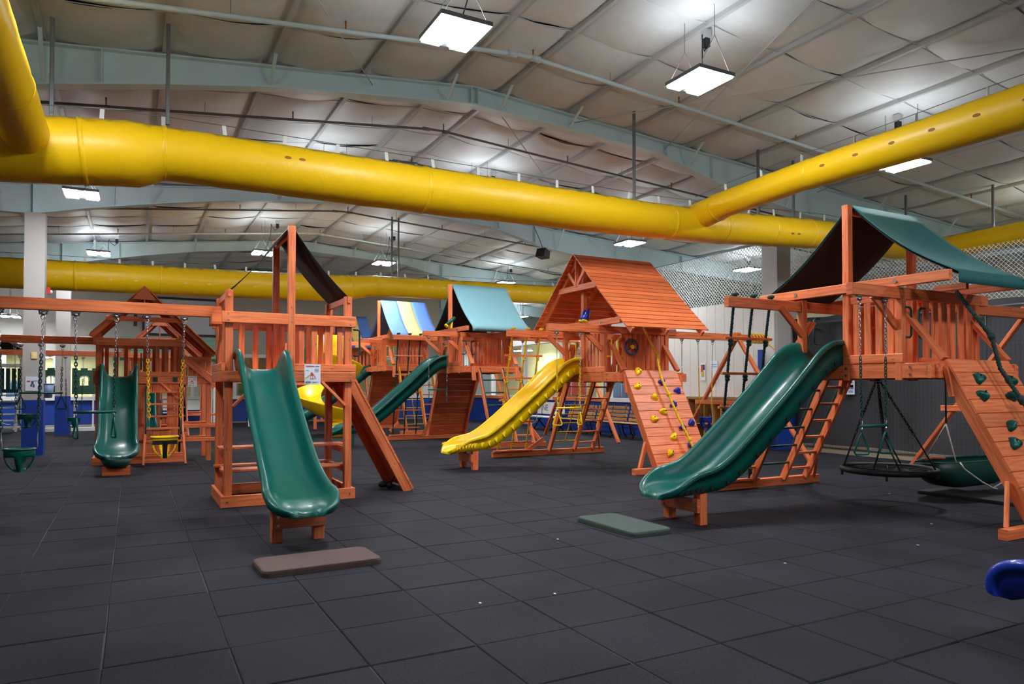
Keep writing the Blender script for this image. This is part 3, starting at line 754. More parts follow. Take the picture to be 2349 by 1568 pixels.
def sign(root, c, w, h, nrm_axis, name='sign', kind=0):
    """flat printed card; nrm_axis: -y facing"""
    x, y, z = c; mb = MB(); mb.box(x-w/2,x+w/2,y-.002,y+.004,z-h/2,z+h/2)
    def ink(i, a, b, c2, d2): mb.cm = i; mb.add([(x-w/2+w*a,y-.004,z-h/2+h*b),(x-w/2+w*c2,y-.004,z-h/2+h*b),(x-w/2+w*c2,y-.004,z-h/2+h*d2),(x-w/2+w*a,y-.004,z-h/2+h*d2)], [(0,1,2,3)])
    ink(1,.08,.90,.58,.925); ink(1,.08,.865,.66,.885); ink(2,.68,.90,.92,.92); ink(2,.68,.87,.92,.885); ink(2,.08,.67,.26,.7)
    for k in range(5): ink(2,.62,.76-.035*k,.62+.3*random.uniform(.6,1),.772-.035*k)
    def poly(i, pts): mb.cm = i; mb.add([(x-w/2+w*a,y-.005,z-h/2+h*b) for a,b in pts], [tuple(range(len(pts)))])
    poly(1,[(.36,.50),(.43,.63),(.58,.50),(.60,.44),(.37,.44)]); poly(3,[(.04,.31),(.10,.36),(.38,.51),(.38,.46),(.12,.30)])
    for a in (.37,.48,.58): poly(1,[(a,.28),(a+.02,.28),(a+.02,.44),(a,.44)])
    poly(1,[(.60,.45),(.63,.45),(.72,.28),(.68,.28)]); poly(1,[(.35,.27),(.62,.27),(.62,.295),(.35,.295)])
    ink(4,.08,.12,.40,.15); ink(4,.08,.08,.36,.10); ink(2,.48,.12,.90,.14); ink(2,.48,.085,.75,.10)
    return mb.build(name, ['paper','red_ink','grey_ink','yellow_ink','navy_ink'], root)

# ---- the big climbing towers along the right aisle (local x along the aisle's width, y along its length)
U0 = 7.45
def big_set(vc, label, o):
    R = thing('climbing_playset', label, 'playset', (U0+o.get('du',0), vc, 0))
    dz = o.get('dz', 0); Hd = 1.63+dz; Ht = 2.46+dz; wm = 'wood'
    # deck
    for k in range(9): MB().bar((-.02, -1.0+.222*(k+.5), Hd+.015), (1.42, -1.0+.222*(k+.5), Hd+.015), .212, .025).build('deck_plank', wm, R)
    for x in (-.02, 1.42): bar(R, 'deck_board', (x,-1.09,Hd-.02), (x,1.09,Hd-.02), .04, .165)
    for y in (-1.03, 1.03): bar(R, 'deck_board', (-.1,y,Hd-.03), (1.55,y,Hd-.03), .04, .15)
    bar(R, 'kick_board', (-.03,-.70,Hd+.12), (-.03,.02,Hd+.12), .035, .10)
    bolts(R, [(-.045,y,Hd+z) for y in (-.98,-.78,.0) for z in (.02,-.06)], (-1,0,0))
    # posts
    for x in (0,1.4):
        for y in (-.65,.65): bar(R, 'post', (x,y,Hd-.12), (x,y,Ht+.06), .085, .085, up=(1,0,0))
        bar(R, 'roof_post', (min(x,1.22),0,Hd-.12), (min(x,1.22),0,o.get('ridge',3.62)-(.09 if x else 0)), .085, .085, up=(1,0,0))
    # beams
    bar(R, 'swing_arm', (o.get('arm',-.86),-.66,Ht), (1.62,-.66,Ht), .07, .125)
    bar(R, 'swing_arm', (-1.28,.66,Ht-.02), (1.62,.66,Ht-.02), .07, .125)
    for x in (-.07,o.get('cw', 1.30)+.02): bar(R, 'canopy_beam', (x,-1.24,Ht+.125), (x,1.24,Ht+.125), .06, .11)
    bolts(R, [(-.105,y,Ht+.125) for y in (-.66,.66)], (-1,0,0), .024)
    bar(R, 'knee_brace', (-.42,-.62,Ht-.03), (-.03,-.62,Ht-.36), .04, .09); bar(R, 'knee_brace', (-.42,.62,Ht-.05), (-.03,.62,Ht-.38), .04, .09)
    # railings
    slats(R, (-.0,-.61,0), (-.0,-.045,0), o.get('nface',5), Hd-.02, Ht-.02, w=o.get('wface',.068))
    slats(R, (1.4,-.6,0), (1.4,.6,0), 8, Hd-.02, Ht-.02, w=.068)
    fs = o.get('front_side', -1)
    slats(R, (.36,fs*.66,0), (1.36,fs*.66,0), o.get('nslat',8), Hd-.02, Ht-.02, w=o.get('wslat',.085))
    bar(R, 'rail', (.33,fs*.66,Hd+.1), (1.4,fs*.66,Hd+.1), .03, .06)
    slats(R, (.85,-fs*.66,0), (1.36,-fs*.66,0), 4, Hd-.02, Ht-.04, w=.085)
    bar(R, 'rail', (0,.02,Ht-.02), (0,-.66,Ht-.02), .035, .09); bar(R, 'rail', (1.4,-.66,Ht), (1.4,.66,Ht), .035, .09)
    hm = o.get('handle', 'dark_green')
    for fy in (-1,1):
        handle(R, (.04,fy*.69,Hd+.35), (.04,fy*.69,Hd+.68), (.09,0,0), hm); handle(R, (.36,fy*.69,Hd+.35), (.36,fy*.69,Hd+.68), (-.09,0,0), hm)
    for fy in (-1,1):
        for x in (.15,1.35):
            bar(R, 'side_brace', (x,fy*.62,Hd+.62), (x,fy*1.04,Hd+.10), .05, .10, up=(1,0,0))
            bar(R, 'deck_block', (x,fy*1.07,Hd+.02), (x,fy*1.13,Hd-.30), .05, .10, up=(1,0,0))
    # climbing wall on one side
    ws = o.get('wall_side', -1); hc = o.get('holds', ('yellow_plastic','blue_plastic')); rnd2 = random.Random(o.get('seed', 5))
    hl = []
    if ws < 0:
        if o.get('hold_list'): hl = o['hold_list']
        else: hl = [(rnd2.uniform(.1,.92), .05+.9*k/13, hc[0] if k % 2 else hc[1]) for k in range(14)]
    fr, nr = rock_wall(R, (.15, ws*1.06, Hd+.09), (.15, ws*1.98, .03), (1,0,0), 1.1, 12, hl, up_ext=0)
    bar(R, 'base_beam', (-1.05 if o.get('rope_side') else -.25, ws*1.80, .05), (1.55, ws*1.80, .05), .09, .10)
    bar(R, 'wall_strut', (-.08, ws*1.74, .08), (.11, ws*1.66, .5), .04, .09)
    if ws < 0 and o.get('rope'):
        pts = [(.62,-.8,Ht+.05),(.63,-1.16,Hd+.35),(.64,-1.24,Hd+.0),(.68,-1.66,Hd-.72),(.75,-1.94,.42),(.78,-2.02,.3)]
        pts = [(p[0]+.12, p[1]-.03, p[2]) for p in pts]
        bar(R, 'rope_arm', (.74,-.60,Ht+.10), (.74,-.95,Ht+.10), .05, .07)
        ro = MB().rope(pts, .022).build('climbing_rope', o['rope'], R)
        for f in (pts[1], lerp(pts[2],pts[3],.45), lerp(pts[3],pts[4],.75)):
            MB().blob(f, .04,.04,.045,8,5).blob(V3(f)+V3((.02,0,-.035)), .035,.03,.03,8,5).build('rope_knot', o['rope'], ro)
    # ladder, side rungs and rope ladder on the other side
    ls = -ws; bx = [.32,.95,1.42]; yb = ls*1.80; yt = ls*1.02
    bar(R, 'base_beam', (-1.0 if o.get('rope_ladder') and o.get('rope_side', ls) == ls else .1, ls*1.84, .06), (1.72, ls*1.84, .06), .09, .12)
    bar(R, 'base_strut', (1.45, ls*1.62, .42), (1.62, ls*1.82, .1), .04, .09); bar(R, 'base_strut', (.1, ls*1.66, .36), (-.22, ls*1.82, .1), .04, .09)
    ladder(R, ((bx[1],yt,Hd-.02),(bx[2],yt,Hd-.02)), ((bx[1],yb,.1),(bx[2],yb,.1)), 6, .05, .10)
    bar(R, 'splay_leg', (bx[0],yt,Hd-.02), (bx[0],yb,.1), .05, .10, up=(0,1,0))
    if o.get('bars'):
        for k in range(5):
            f = .16+.17*k; MB().tube([lerp((bx[0],yt,Hd),(bx[0],yb,.1),f), lerp((bx[1],yt,Hd),(bx[1],yb,.1),f)], .017, 8).build('climbing_bar', o['bars'], R)
    if o.get('net'):
        nt_ = MB(); T0, T1, B0, B1 = (bx[0]+.04,yt,Hd), (bx[1]-.04,yt,Hd), (bx[0]+.04,yb-ls*.12,.3), (bx[1]-.04,yb-ls*.12,.3)
        for a in (0,.5,1): nt_.rope([lerp(T0,T1,a), lerp(B0,B1,a)], .010)
        for k in range(1,8): nt_.rope([lerp(T0,B0,k/7), lerp(T1,B1,k/7)], .012)
        nt_.build('cargo_net', o['net'], R)
    if o.get('grab'):
        for x in (bx[0]-.0, bx[1], bx[2]):
            a, b = lerp((x,yt,Hd),(x,yb,.1),.02), lerp((x,yt,Hd),(x,yb,.1),.72); of = V3((.0,ls*.07,.05))
            MB().tube([a, a+of, b+of, b], .013, 8).build('grab_bar', o['grab'], R)
    if o.get('rope_ladder'):
        rm = o['rope_ladder']; rs = o.get('rope_side', ls); xt = (-1.15,-.84,-.55); xb = o.get('rope_xb', (-.90,-.58,-.24)); tops = [(x,rs*.66,Ht+.07) for x in xt]; bots = [(x,rs*1.84,.06) for x in xb]
        for a, b in zip(tops, bots):
            ro = MB().rope([a, b, V3(b)+V3((.02,rs*.1,-.03))], .017).build('ladder_rope', rm, R)
            MB().blob(a, .045,.035,.03,8,5).blob(V3(a)+V3((.03,.0,.01)), .03,.03,.02,8,5).build('rope_knot', rm, ro)
            MB().blob(V3(b)+V3((.03,rs*.1,-.025)), .06,.03,.025,8,5).blob(V3(b)+V3((.1,rs*.12,-.03)), .05,.02,.02,8,5).build('rope_knot', rm, ro)
            for k in range(5):
                f = .20+.175*k; c = lerp(a, b, f); MB().blob(c-Z*.035, .035,.035,.03,8,5).blob(c-Z*.075, .032,.034,.028,8,5).build('rope_knot', rm, ro)
        for k in range(5):
            f = .20+.175*k; c0, c1 = lerp(tops[0],bots[0],f), lerp(tops[2],bots[2],f)
            MB().bar(c0-V3((.1,0,0)), c1+V3((.1,0,0)), .04, .035).build('ladder_rung', wm, R)
        bar(R, 'foot_plank', (xb[0]-.1,rs*1.78,.13), (xb[2]+.12,rs*1.78,.13), .09, .035)
    # slide
    if o.get('slide'):
        ks = 1+dz*.5; slide(R, (0,.36,0), (-1,0), [(a*ks, z if z < .5 else z+(Hd-1.54)*(z-.375)/1.265, W, D) for a, z, W, D in SLIDE_BIG], o['slide'], o.get('ribs'))
        slide_legs(R, (0,.36,0), (-1,0), 2.2*ks, .345, .24, o.get('slide_leg','wood'))
    # roof
    rz = o.get('ridge',3.62)
    if o['roof'] == 'tarp':
        bar(R, 'ridge_beam', (-.03,0,rz-.06), (o.get('cw', 1.30)-.03,0,rz-.06), .05, .10)
        ye = 1.26; ze = Ht+.17
        half = [(ye*k/10, rz+.015-(rz+.015-ze)*k/10-.075*math.sin(math.pi*k/10)) for k in range(11)]+[(ye+.004, ze-.12)]
        prof = [(-y, z) for y, z in half[::-1]]+half[1:]
        cw = o.get('cw', 1.30); tarp(R, prof, .045, cw, o['tarp'])
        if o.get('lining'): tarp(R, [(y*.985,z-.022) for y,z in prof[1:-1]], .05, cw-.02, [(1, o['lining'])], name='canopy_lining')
    else:
        y0, z0, y1, z1 = 0, 3.88, 1.62, 2.42
        for s in (-1,1):
            fr = [bar(R, 'rafter', (x,0,z0-.06), (x,s*y1,z1-.05), .045, .10) for x in (.62,-.12,1.42)][0]
            n = 18; A = V3((0,s*.0,z0)); B = V3((0,s*y1,z1)); d = (B-A).normalized(); nr = V3((0,-d.z*s,d.y*s)) ; nr = nr if nr.z > 0 else -nr
            Ln = (B-A).length; pw = Ln/n
            for k in range(n):
                a = A+d*(pw*k+.001); b = A+d*(pw*(k+1)-.005)
                q = [a+nr*.004, b+nr*.012]; th = .016
                vs_ = []
                for x in (-.25,1.55):
                    for p in q: vs_ += [V3((x,p.y,p.z)), V3((x,p.y,p.z))+nr*th]
                fs_ = [(0,1,3,2),(4,6,7,5),(0,4,5,1),(2,3,7,6),(0,2,6,4),(1,5,7,3)]
                uv = [[((-.25,1.55)[i//4], .1*(i % 4)) for i in f] for f in fs_]
                MB().add(vs_, fs_, uv).build('roof_plank', 'wood', fr)
        bar(R, 'gable_tie', (-.16,-.62,3.27), (-.16,.62,3.27), .035, .11); bar(R, 'gable_strut', (-.16,0,3.3), (-.16,0,3.8), .035, .07, up=(1,0,0))
        for s in (-1,1): bar(R, 'gable_strut', (-.165,0,3.3), (-.165,s*.27,3.58), .035, .07)
    # swing beam and A-frame
    if o.get('swing', 1):
        xe = o.get('xe', 4.15); bar(R, 'swing_beam', (1.4,0,Ht+.02), (xe,0,Ht+.02), .085, .14); a_frame(R, 3.9, 0, Ht, 1.85)
    return R
GT = [(1, 'green_tarp')]
EH = [(.22,.02,'yellow_plastic'),(.62,.13,'blue_plastic'),(.11,.17,'yellow_plastic'),(.88,.22,'blue_plastic'),(.38,.28,'yellow_plastic'),(.70,.36,'blue_plastic'),(.44,.43,'yellow_plastic'),(.22,.5,'yellow_plastic'),(.92,.55,'blue_plastic'),(.72,.59,'blue_plastic'),(.46,.68,'yellow_plastic'),(.75,.77,'blue_plastic'),(.30,.83,'yellow_plastic'),(.92,.89,'blue_plastic'),(.52,.92,'yellow_plastic')]
G = 'green_plastic'
FH = [(.28,.13,G),(.80,.14,G),(.18,.23,G),(.66,.24,G),(.36,.42,G),(.82,.43,G),(.24,.52,G),(.66,.54,G),(.44,.70,G),(.24,.80,G),(.75,.78,G),(.6,.9,G)]
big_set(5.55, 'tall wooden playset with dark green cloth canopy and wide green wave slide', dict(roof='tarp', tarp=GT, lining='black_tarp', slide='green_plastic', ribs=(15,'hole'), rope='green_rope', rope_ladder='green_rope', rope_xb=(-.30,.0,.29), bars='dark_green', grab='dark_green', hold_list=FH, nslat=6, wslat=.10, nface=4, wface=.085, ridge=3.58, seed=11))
RE = big_set(11.12, 'tall wooden playset with slatted wooden gable roof and yellow slide', dict(roof='wood', slide='yellow_plastic', ribs=(20,'rib'), rope='yellow_rope', rope_ladder='yellow_rope', net='yellow_rope', grab='yellow_plastic', handle='yellow_plastic', hold_list=EH, nslat=9, ridge=3.75, xe=4.75, arm=-1.2))
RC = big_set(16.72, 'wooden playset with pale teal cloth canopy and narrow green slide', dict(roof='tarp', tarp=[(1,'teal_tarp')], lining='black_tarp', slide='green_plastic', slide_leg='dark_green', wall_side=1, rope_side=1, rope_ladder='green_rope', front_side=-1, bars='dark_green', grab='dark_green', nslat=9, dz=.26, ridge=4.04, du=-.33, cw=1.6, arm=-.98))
RD = big_set(22.3, 'wooden playset with blue and yellow striped cloth canopy', dict(roof='tarp', tarp=[(.36,'blue_tarp'),(.66,'yellow_tarp'),(1,'blue_tarp')], slide=None, wall_side=1, net='yellow_rope', grab='yellow_plastic', handle='yellow_plastic', nslat=8, dz=.41, ridge=4.22, du=-.45, cw=1.6))
RD2 = big_set(27.9, 'farthest wooden playset under a sagging striped canopy by the back wall', dict(roof='tarp', tarp=[(.36,'blue_tarp'),(.66,'yellow_tarp'),(1,'blue_tarp')], slide=None, wall_side=1, handle='yellow_plastic', nslat=7, dz=.41, ridge=4.22, du=-.5, swing=0))
# hanging things of the big sets
trapeze('green trapeze bar with two triangle rings under the dark green canopy playset', U0-.485, 4.89, 2.395, .215, 1.02, 'green_plastic', 'green', turn=(-.35,-.2))
trapeze('yellow trapeze bar with two triangle rings beside the yellow slide', U0-.765, 10.46, 2.395, .245, 1.07, 'yellow_plastic', 'yellow', turn=(-.3,1.5))
trapeze('green trapeze bar beside the narrow green slide of the teal canopy playset', U0-.93, 16.06, 2.655, .245, 1.37, 'green_plastic', 'black', .05, .9, turn=(1.2,1.3))
bucket_swing('blue toddler bucket swing on yellow chains by the siding wall', U0+3.0, 11.12, 2.41, .2, .80, 'blue', 'yellow', strap=False, w=.14)
belt_swing('belt swing on yellow chains behind the climbing wall', U0+2.15, 11.12, 2.41, .22, .55, 'blue_plastic', 'yellow')
belt_swing('black belt swing on yellow chains under the teal canopy playset', U0+2.0, 16.72, 2.67, .22, .55, 'black_rubber', 'yellow', .05)
# disc swing under the deck of the nearest big set
t = thing('disc_swing', 'round black web disc swing hanging on chains below the deck', 'swing', (8.22, 5.58, 0))
c = V3((0,0,.42)); rr = .52
MB().tube([c+V3((rr*math.cos(2*math.pi*k/40), rr*math.sin(2*math.pi*k/40), 0)) for k in range(40)], .036, 8, closed=True).build('padded_ring', 'black_rubber', t)
for k in range(20):
    a = 2*math.pi*k/20; MB().tube([c+V3((rr*math.cos(a),rr*math.sin(a),0)), c-Z*.03], .006, 5).build('web_rope', 'black_net', t)
for r in (.12,.24,.36,.45): MB().tube([c+V3((r*math.cos(2*math.pi*k/24), r*math.sin(2*math.pi*k/24), -.03*(1-r/rr))) for k in range(24)], .006, 5, closed=True).build('web_rope', 'black_net', t)
ap = V3((-.05,.1,1.55))
for a in (.6, 2.2, 3.7, 5.3):
    e = c+V3((rr*math.cos(a), rr*math.sin(a), .0)); mid = lerp(ap, e, .62)
    MB().chain(ap, mid, .036, .005, .014).build('chain', 'black_metal', t)
    for q in (-.28,.28): MB().tube([mid, c+V3((rr*math.cos(a+q), rr*math.sin(a+q), .02))], .009, 6).build('hanging_rope', 'black_rubber', t)
    MB().bar(e-Z*.02, e-Z*.09, .03, .02).build('buckle', 'black_rubber', t)
# boat swing
t = thing('boat_swing', 'dark green trough swing slung on white ropes behind the climbing wall', 'swing', (9.9, 5.6, 0))
vs_ = []; n = 16
for i in range(n+1):
    x = -.92+1.84*i/n; e = 1-abs(x/.95)**4; w = .26*(.35+.65*e); zb = .14+.16*(x/.92)**4
    vs_ += [(x,-w,.46),(x,-w*.8,zb+.05),(x,-w*.4,zb),(x,w*.4,zb),(x,w*.8,zb+.05),(x,w,.46)]
o = MB().add(vs_, [(i*6+k,(i+1)*6+k,(i+1)*6+k+1,i*6+k+1) for i in range(n) for k in range(5)]+[(0,1,2,3,4,5),tuple(n*6+k for k in range(5,-1,-1))], smooth=True).build('trough', 'dark_green', t)
md = o.modifiers.new('thickness','SOLIDIFY'); md.thickness = .02
for s in (-1,1): MB().tube([vs_[i*6+(0 if s < 0 else 5)] for i in range(n+1)], .02, 6).build('rim', 'dark_green', t)
for x in (-.6,.6): MB().tube([(x,-.26,.47),(x-.05,-.34,.40),(x*.5,-.36,.22),(0,-.33,.12),(.1,-.33,.10)] if x < 0 else [(0,-.33,.12),(.35,-.36,.24),(.55,-.34,.36),(.75,-.26,.47)], .011, 6).build('loop_rope', 'white_rope', t)
for x in (-.45,.5):
    MB().tube([(x*1.3,.2,.47),(x,0,.95)], .010, 6).tube([(x*1.3,-.2,.47),(x,0,.95)], .010, 6).build('hanging_rope', 'white_rope', t)
    MB().tube([(x,0,.95),(x,0,2.42)], .012, 6).build('hanging_rope', 'green_rope', t)
MB().tube([(-.9,.0,.5),(-.75,.0,.52),(-.5,0,.5)], .02, 6).build('grip', 'orange_plastic', t)
# coil of yellow rope on the swing beam end
t = tag(MB().rope([(U0+4.28+.055*(k/12.0)*1.6, 11.12+.085*math.cos(k*2*math.pi/12), 2.48+.10*math.sin(k*2*math.pi/12)) for k in range(72)]+[(U0+4.9,11.0,2.25)], .014).build('rope_coil', 'yellow_rope'), 'coil of yellow rope wound round the end of the swing beam', 'rope')
# binoculars / telescope / steering wheel toys
t = thing('toy_binoculars', 'blue and yellow toy binoculars mounted on the beam', 'toy', (U0-.07, 10.98, 2.65))
for s in (-1,1):
    MB().tube([(-.04,s*.055,.0),(-.0,s*.055,.1),(.04,s*.055,.20)], [.055,.048,.036], 12).build('barrel', 'blue_plastic', t)
    MB().tube([(-.05,s*.055,-.02),(-.04,s*.055,.01)], [.058,.058], 12).build('lens_ring', 'yellow_plastic', t)
MB().box(-.03,.05,-.03,.03,-.02,.10).build('mount', 'yellow_plastic', t)
t = thing('toy_telescope', 'green and yellow toy telescope on the beam of the teal canopy playset', 'toy', (U0-.40, 16.5, 2.91))
MB().tube([(-.12,0,.06),(.02,0,.2),(.1,0,.28)], [.055,.045,.035], 12).build('barrel', 'green_plastic', t)
MB().tube([(-.14,0,.04),(-.11,0,.07)], [.058,.058], 12).build('lens_ring', 'yellow_plastic', t)
MB().bar((0,0,-.02),(.02,0,.17),.05,.05,up=(1,0,0)).build('mount', 'yellow_plastic', t)
t = thing('steering_wheel', 'navy toy steering wheel fixed to the slats of the gable roof playset', 'toy', (U0+.55, 10.40, 2.16))
MB().tube([(.14*math.cos(2*math.pi*k/20),0,.14*math.sin(2*math.pi*k/20)) for k in range(20)], .02, 8, closed=True).build('rim', 'navy_ink', t)
for a in (math.pi/2, math.pi*7/6, math.pi*11/6): MB().tube([(0,0,0),(.14*math.cos(a),0,.14*math.sin(a))], .016, 6).build('spoke', 'navy_ink', t)
MB().disc((0,-.02,0),(0,-1,0),.04,n=14,t=.02).build('hub', 'yellow_plastic', t)

# ---- central tower with the green slide
def small_tower(name_label, loc, W, Dp, o):
    R = thing('wooden_playset', name_label, 'playset', loc); Hd = 1.56; Ht = 2.27
    for x in (.045, W-.045):
        for y in (.045, Dp-.045): bar(R, 'post', (x,y,0), (x,y,o.get('post',2.6)), .09, .09, up=(1,0,0))
    for k in range(6): MB().bar((0,Dp*(k+.5)/6,Hd+.05), (W,Dp*(k+.5)/6,Hd+.05), Dp/6-.008, .025).build('deck_plank', 'wood', R)
    for y in (-.02, Dp+.02):
        bar(R, 'deck_board', (-.04,y,Hd), (W+.04,y,Hd), .04, .13); bar(R, 'top_rail', (-.04,y,Ht), (W+.04,y,Ht), .04, .135)
    for x in (-.022, W+.022): bar(R, 'deck_board', (x,.001,Hd), (x,Dp-.001,Hd), .04, .13)
    bar(R, 'kick_board', (o['sx']+.33,-.02,Hd+.115), (W+.04,-.02,Hd+.115), .04, .09); bar(R, 'kick_board', (-.022,-.04,Hd+.114), (-.022,Dp,Hd+.114), .04, .095)
    bolts(R, [(x,-.04,Ht+z) for x in (.03,W*.5,W-.03) for z in (-.035,.035)]+[(x,-.04,Hd+z) for x in (.03,W-.03) for z in (-.035,.035)], (0,-1,0), .011)
    if o.get('base', 1):
        for y in (-.02, Dp+.02): bar(R, 'base_board', (-.04,y,.07), (W+.04,y,.07), .04, .14)
        for x in (-.02, W+.02): bar(R, 'base_board', (x,0,.07), (x,Dp,.07), .04, .14)
        bolts(R, [(x,-.04,.07) for x in (.03,W-.03)], (0,-1,0), .011)
    slats(R, (o['sx']+.40,.02,0), (W-.07,.02,0), o.get('nf',4), Hd+.05, Ht, w=.072)
    slats(R, (.06,Dp,0), (W-.06,Dp,0), 8, Hd+.05, Ht, w=.072)
    slats(R, (.02,.08,0), (.02,Dp-.08,0), 6, Hd+.05, Ht, w=.072)
    for s, x in ((1,.09),(-1,W-.09)):
        bar(R, 'knee_brace', (x,.0,Hd-.36), (x+s*.30,.0,Hd-.06), .035, .085, up=(0,1,0))
    slide(R, (o['sx'],0,0), (0,-1), o['slide'], o.get('slide_mat','green_plastic'))
    return R, Hd, Ht
RA, Hd, Ht = small_tower('open wooden playset with black mesh awning and straight green slide', (.97,9.1,0), 1.53, 1.09, dict(sx=.41, slide=SLIDE_A, nf=4))
W, Dp = 1.53, 1.09
for y in (.0, Dp): bar(RA, 'roof_post', (.765,y,Hd-.1), (.765,y,3.44), .085, .085, up=(1,0,0))
bar(RA, 'ridge_beam', (.765,.04,3.39), (.765,Dp-.04,3.39), .05, .10)
for x in (.045, W-.045): bar(RA, 'side_bar', (x,-.02,2.56), (x,Dp+.02,2.56), .035, .085)
for s in (-1,1):
    vs_ = []; n = 8
    for i in range(n+1):
        f = i/n; x = .765+s*(.03+.70*f); z = 3.42-.83*f-.05*math.sin(math.pi*f)
        vs_ += [(x,.05,z),(x,Dp-.05,z)]
    o = MB().add(vs_, [(2*i,2*i+1,2*i+3,2*i+2) for i in range(n)], smooth=True).build('awning', 'black_tarp', RA); md = o.modifiers.new('thickness','SOLIDIFY'); md.thickness = .008
slide_legs(RA, (.41,0,0), (0,-1), 2.22, .35, .19)
rock_wall(RA, (W+.04,.30,Hd+.10), (W+.93,.30,.02), (0,1,0), .80, 13, [], rails='wood', planks='wood')
MB().blob((W+.62,.62,.07), .07,.06,.05,10,6).blob((W+.7,.56,.05), .05,.05,.04,8,5).tube([(W+.55,.6,.06),(W+.75,.6,.12),(W+.82,.62,.22)], .012, 6).build('rope_knot', 'black_rubber', RA)
for y, z, x0, x1 in ((.46,.67,-.02,W+.02),(.62,.67,-.02,W+.02),(.16,.42,-.02,W-.02),(.28,.42,-.02,W-.02),(.98,.40,-.02,W-.02)):
    bar(RA, 'table_plank' if z > .5 else 'bench_plank', (x0,y,z), (x1,y,z), .135, .03)
for x in (.06, W-.06):
    bar(RA, 'table_support', (x,.05,.62), (x,Dp-.05,.62), .035, .085); bar(RA, 'bench_support', (x,.05,.37), (x,Dp-.05,.37), .035, .07)
sign(RA, (1.02,-.045,Hd+.03), .20, .255, 0)
handle(RA, (W+.06,.1,Hd+.28), (W+.06,.1,Hd+.62), (.07,0,0), 'dark_green')
bar(RA, 'beam_seat', (-.06,.30,Ht), (-.06,.70,Ht), .12, .13)
bar(RA, 'swing_beam', (.0,.5,Ht+.1), (-3.5,.5,Ht+.1), .085, .135); a_frame(RA, -3.35, .5, Ht+.05, 1.3)
zb = Ht+.03
bucket_swing('yellow bucket swing with black T strap on yellow chains', .97-.62, 9.6, zb, .205, .83, 'yellow', 'yellow', strap=True)
trapeze('green trapeze bar between the yellow and green bucket swings', .97-1.35, 9.6, zb, .205, 1.14, 'green_plastic', 'green', split=.42, turn=(1.9,1.85))
bucket_swing('green bucket swing nearest the blue column base', .97-2.075, 9.6, zb, .205, .74, 'green', 'green', strap=False, split=.32)

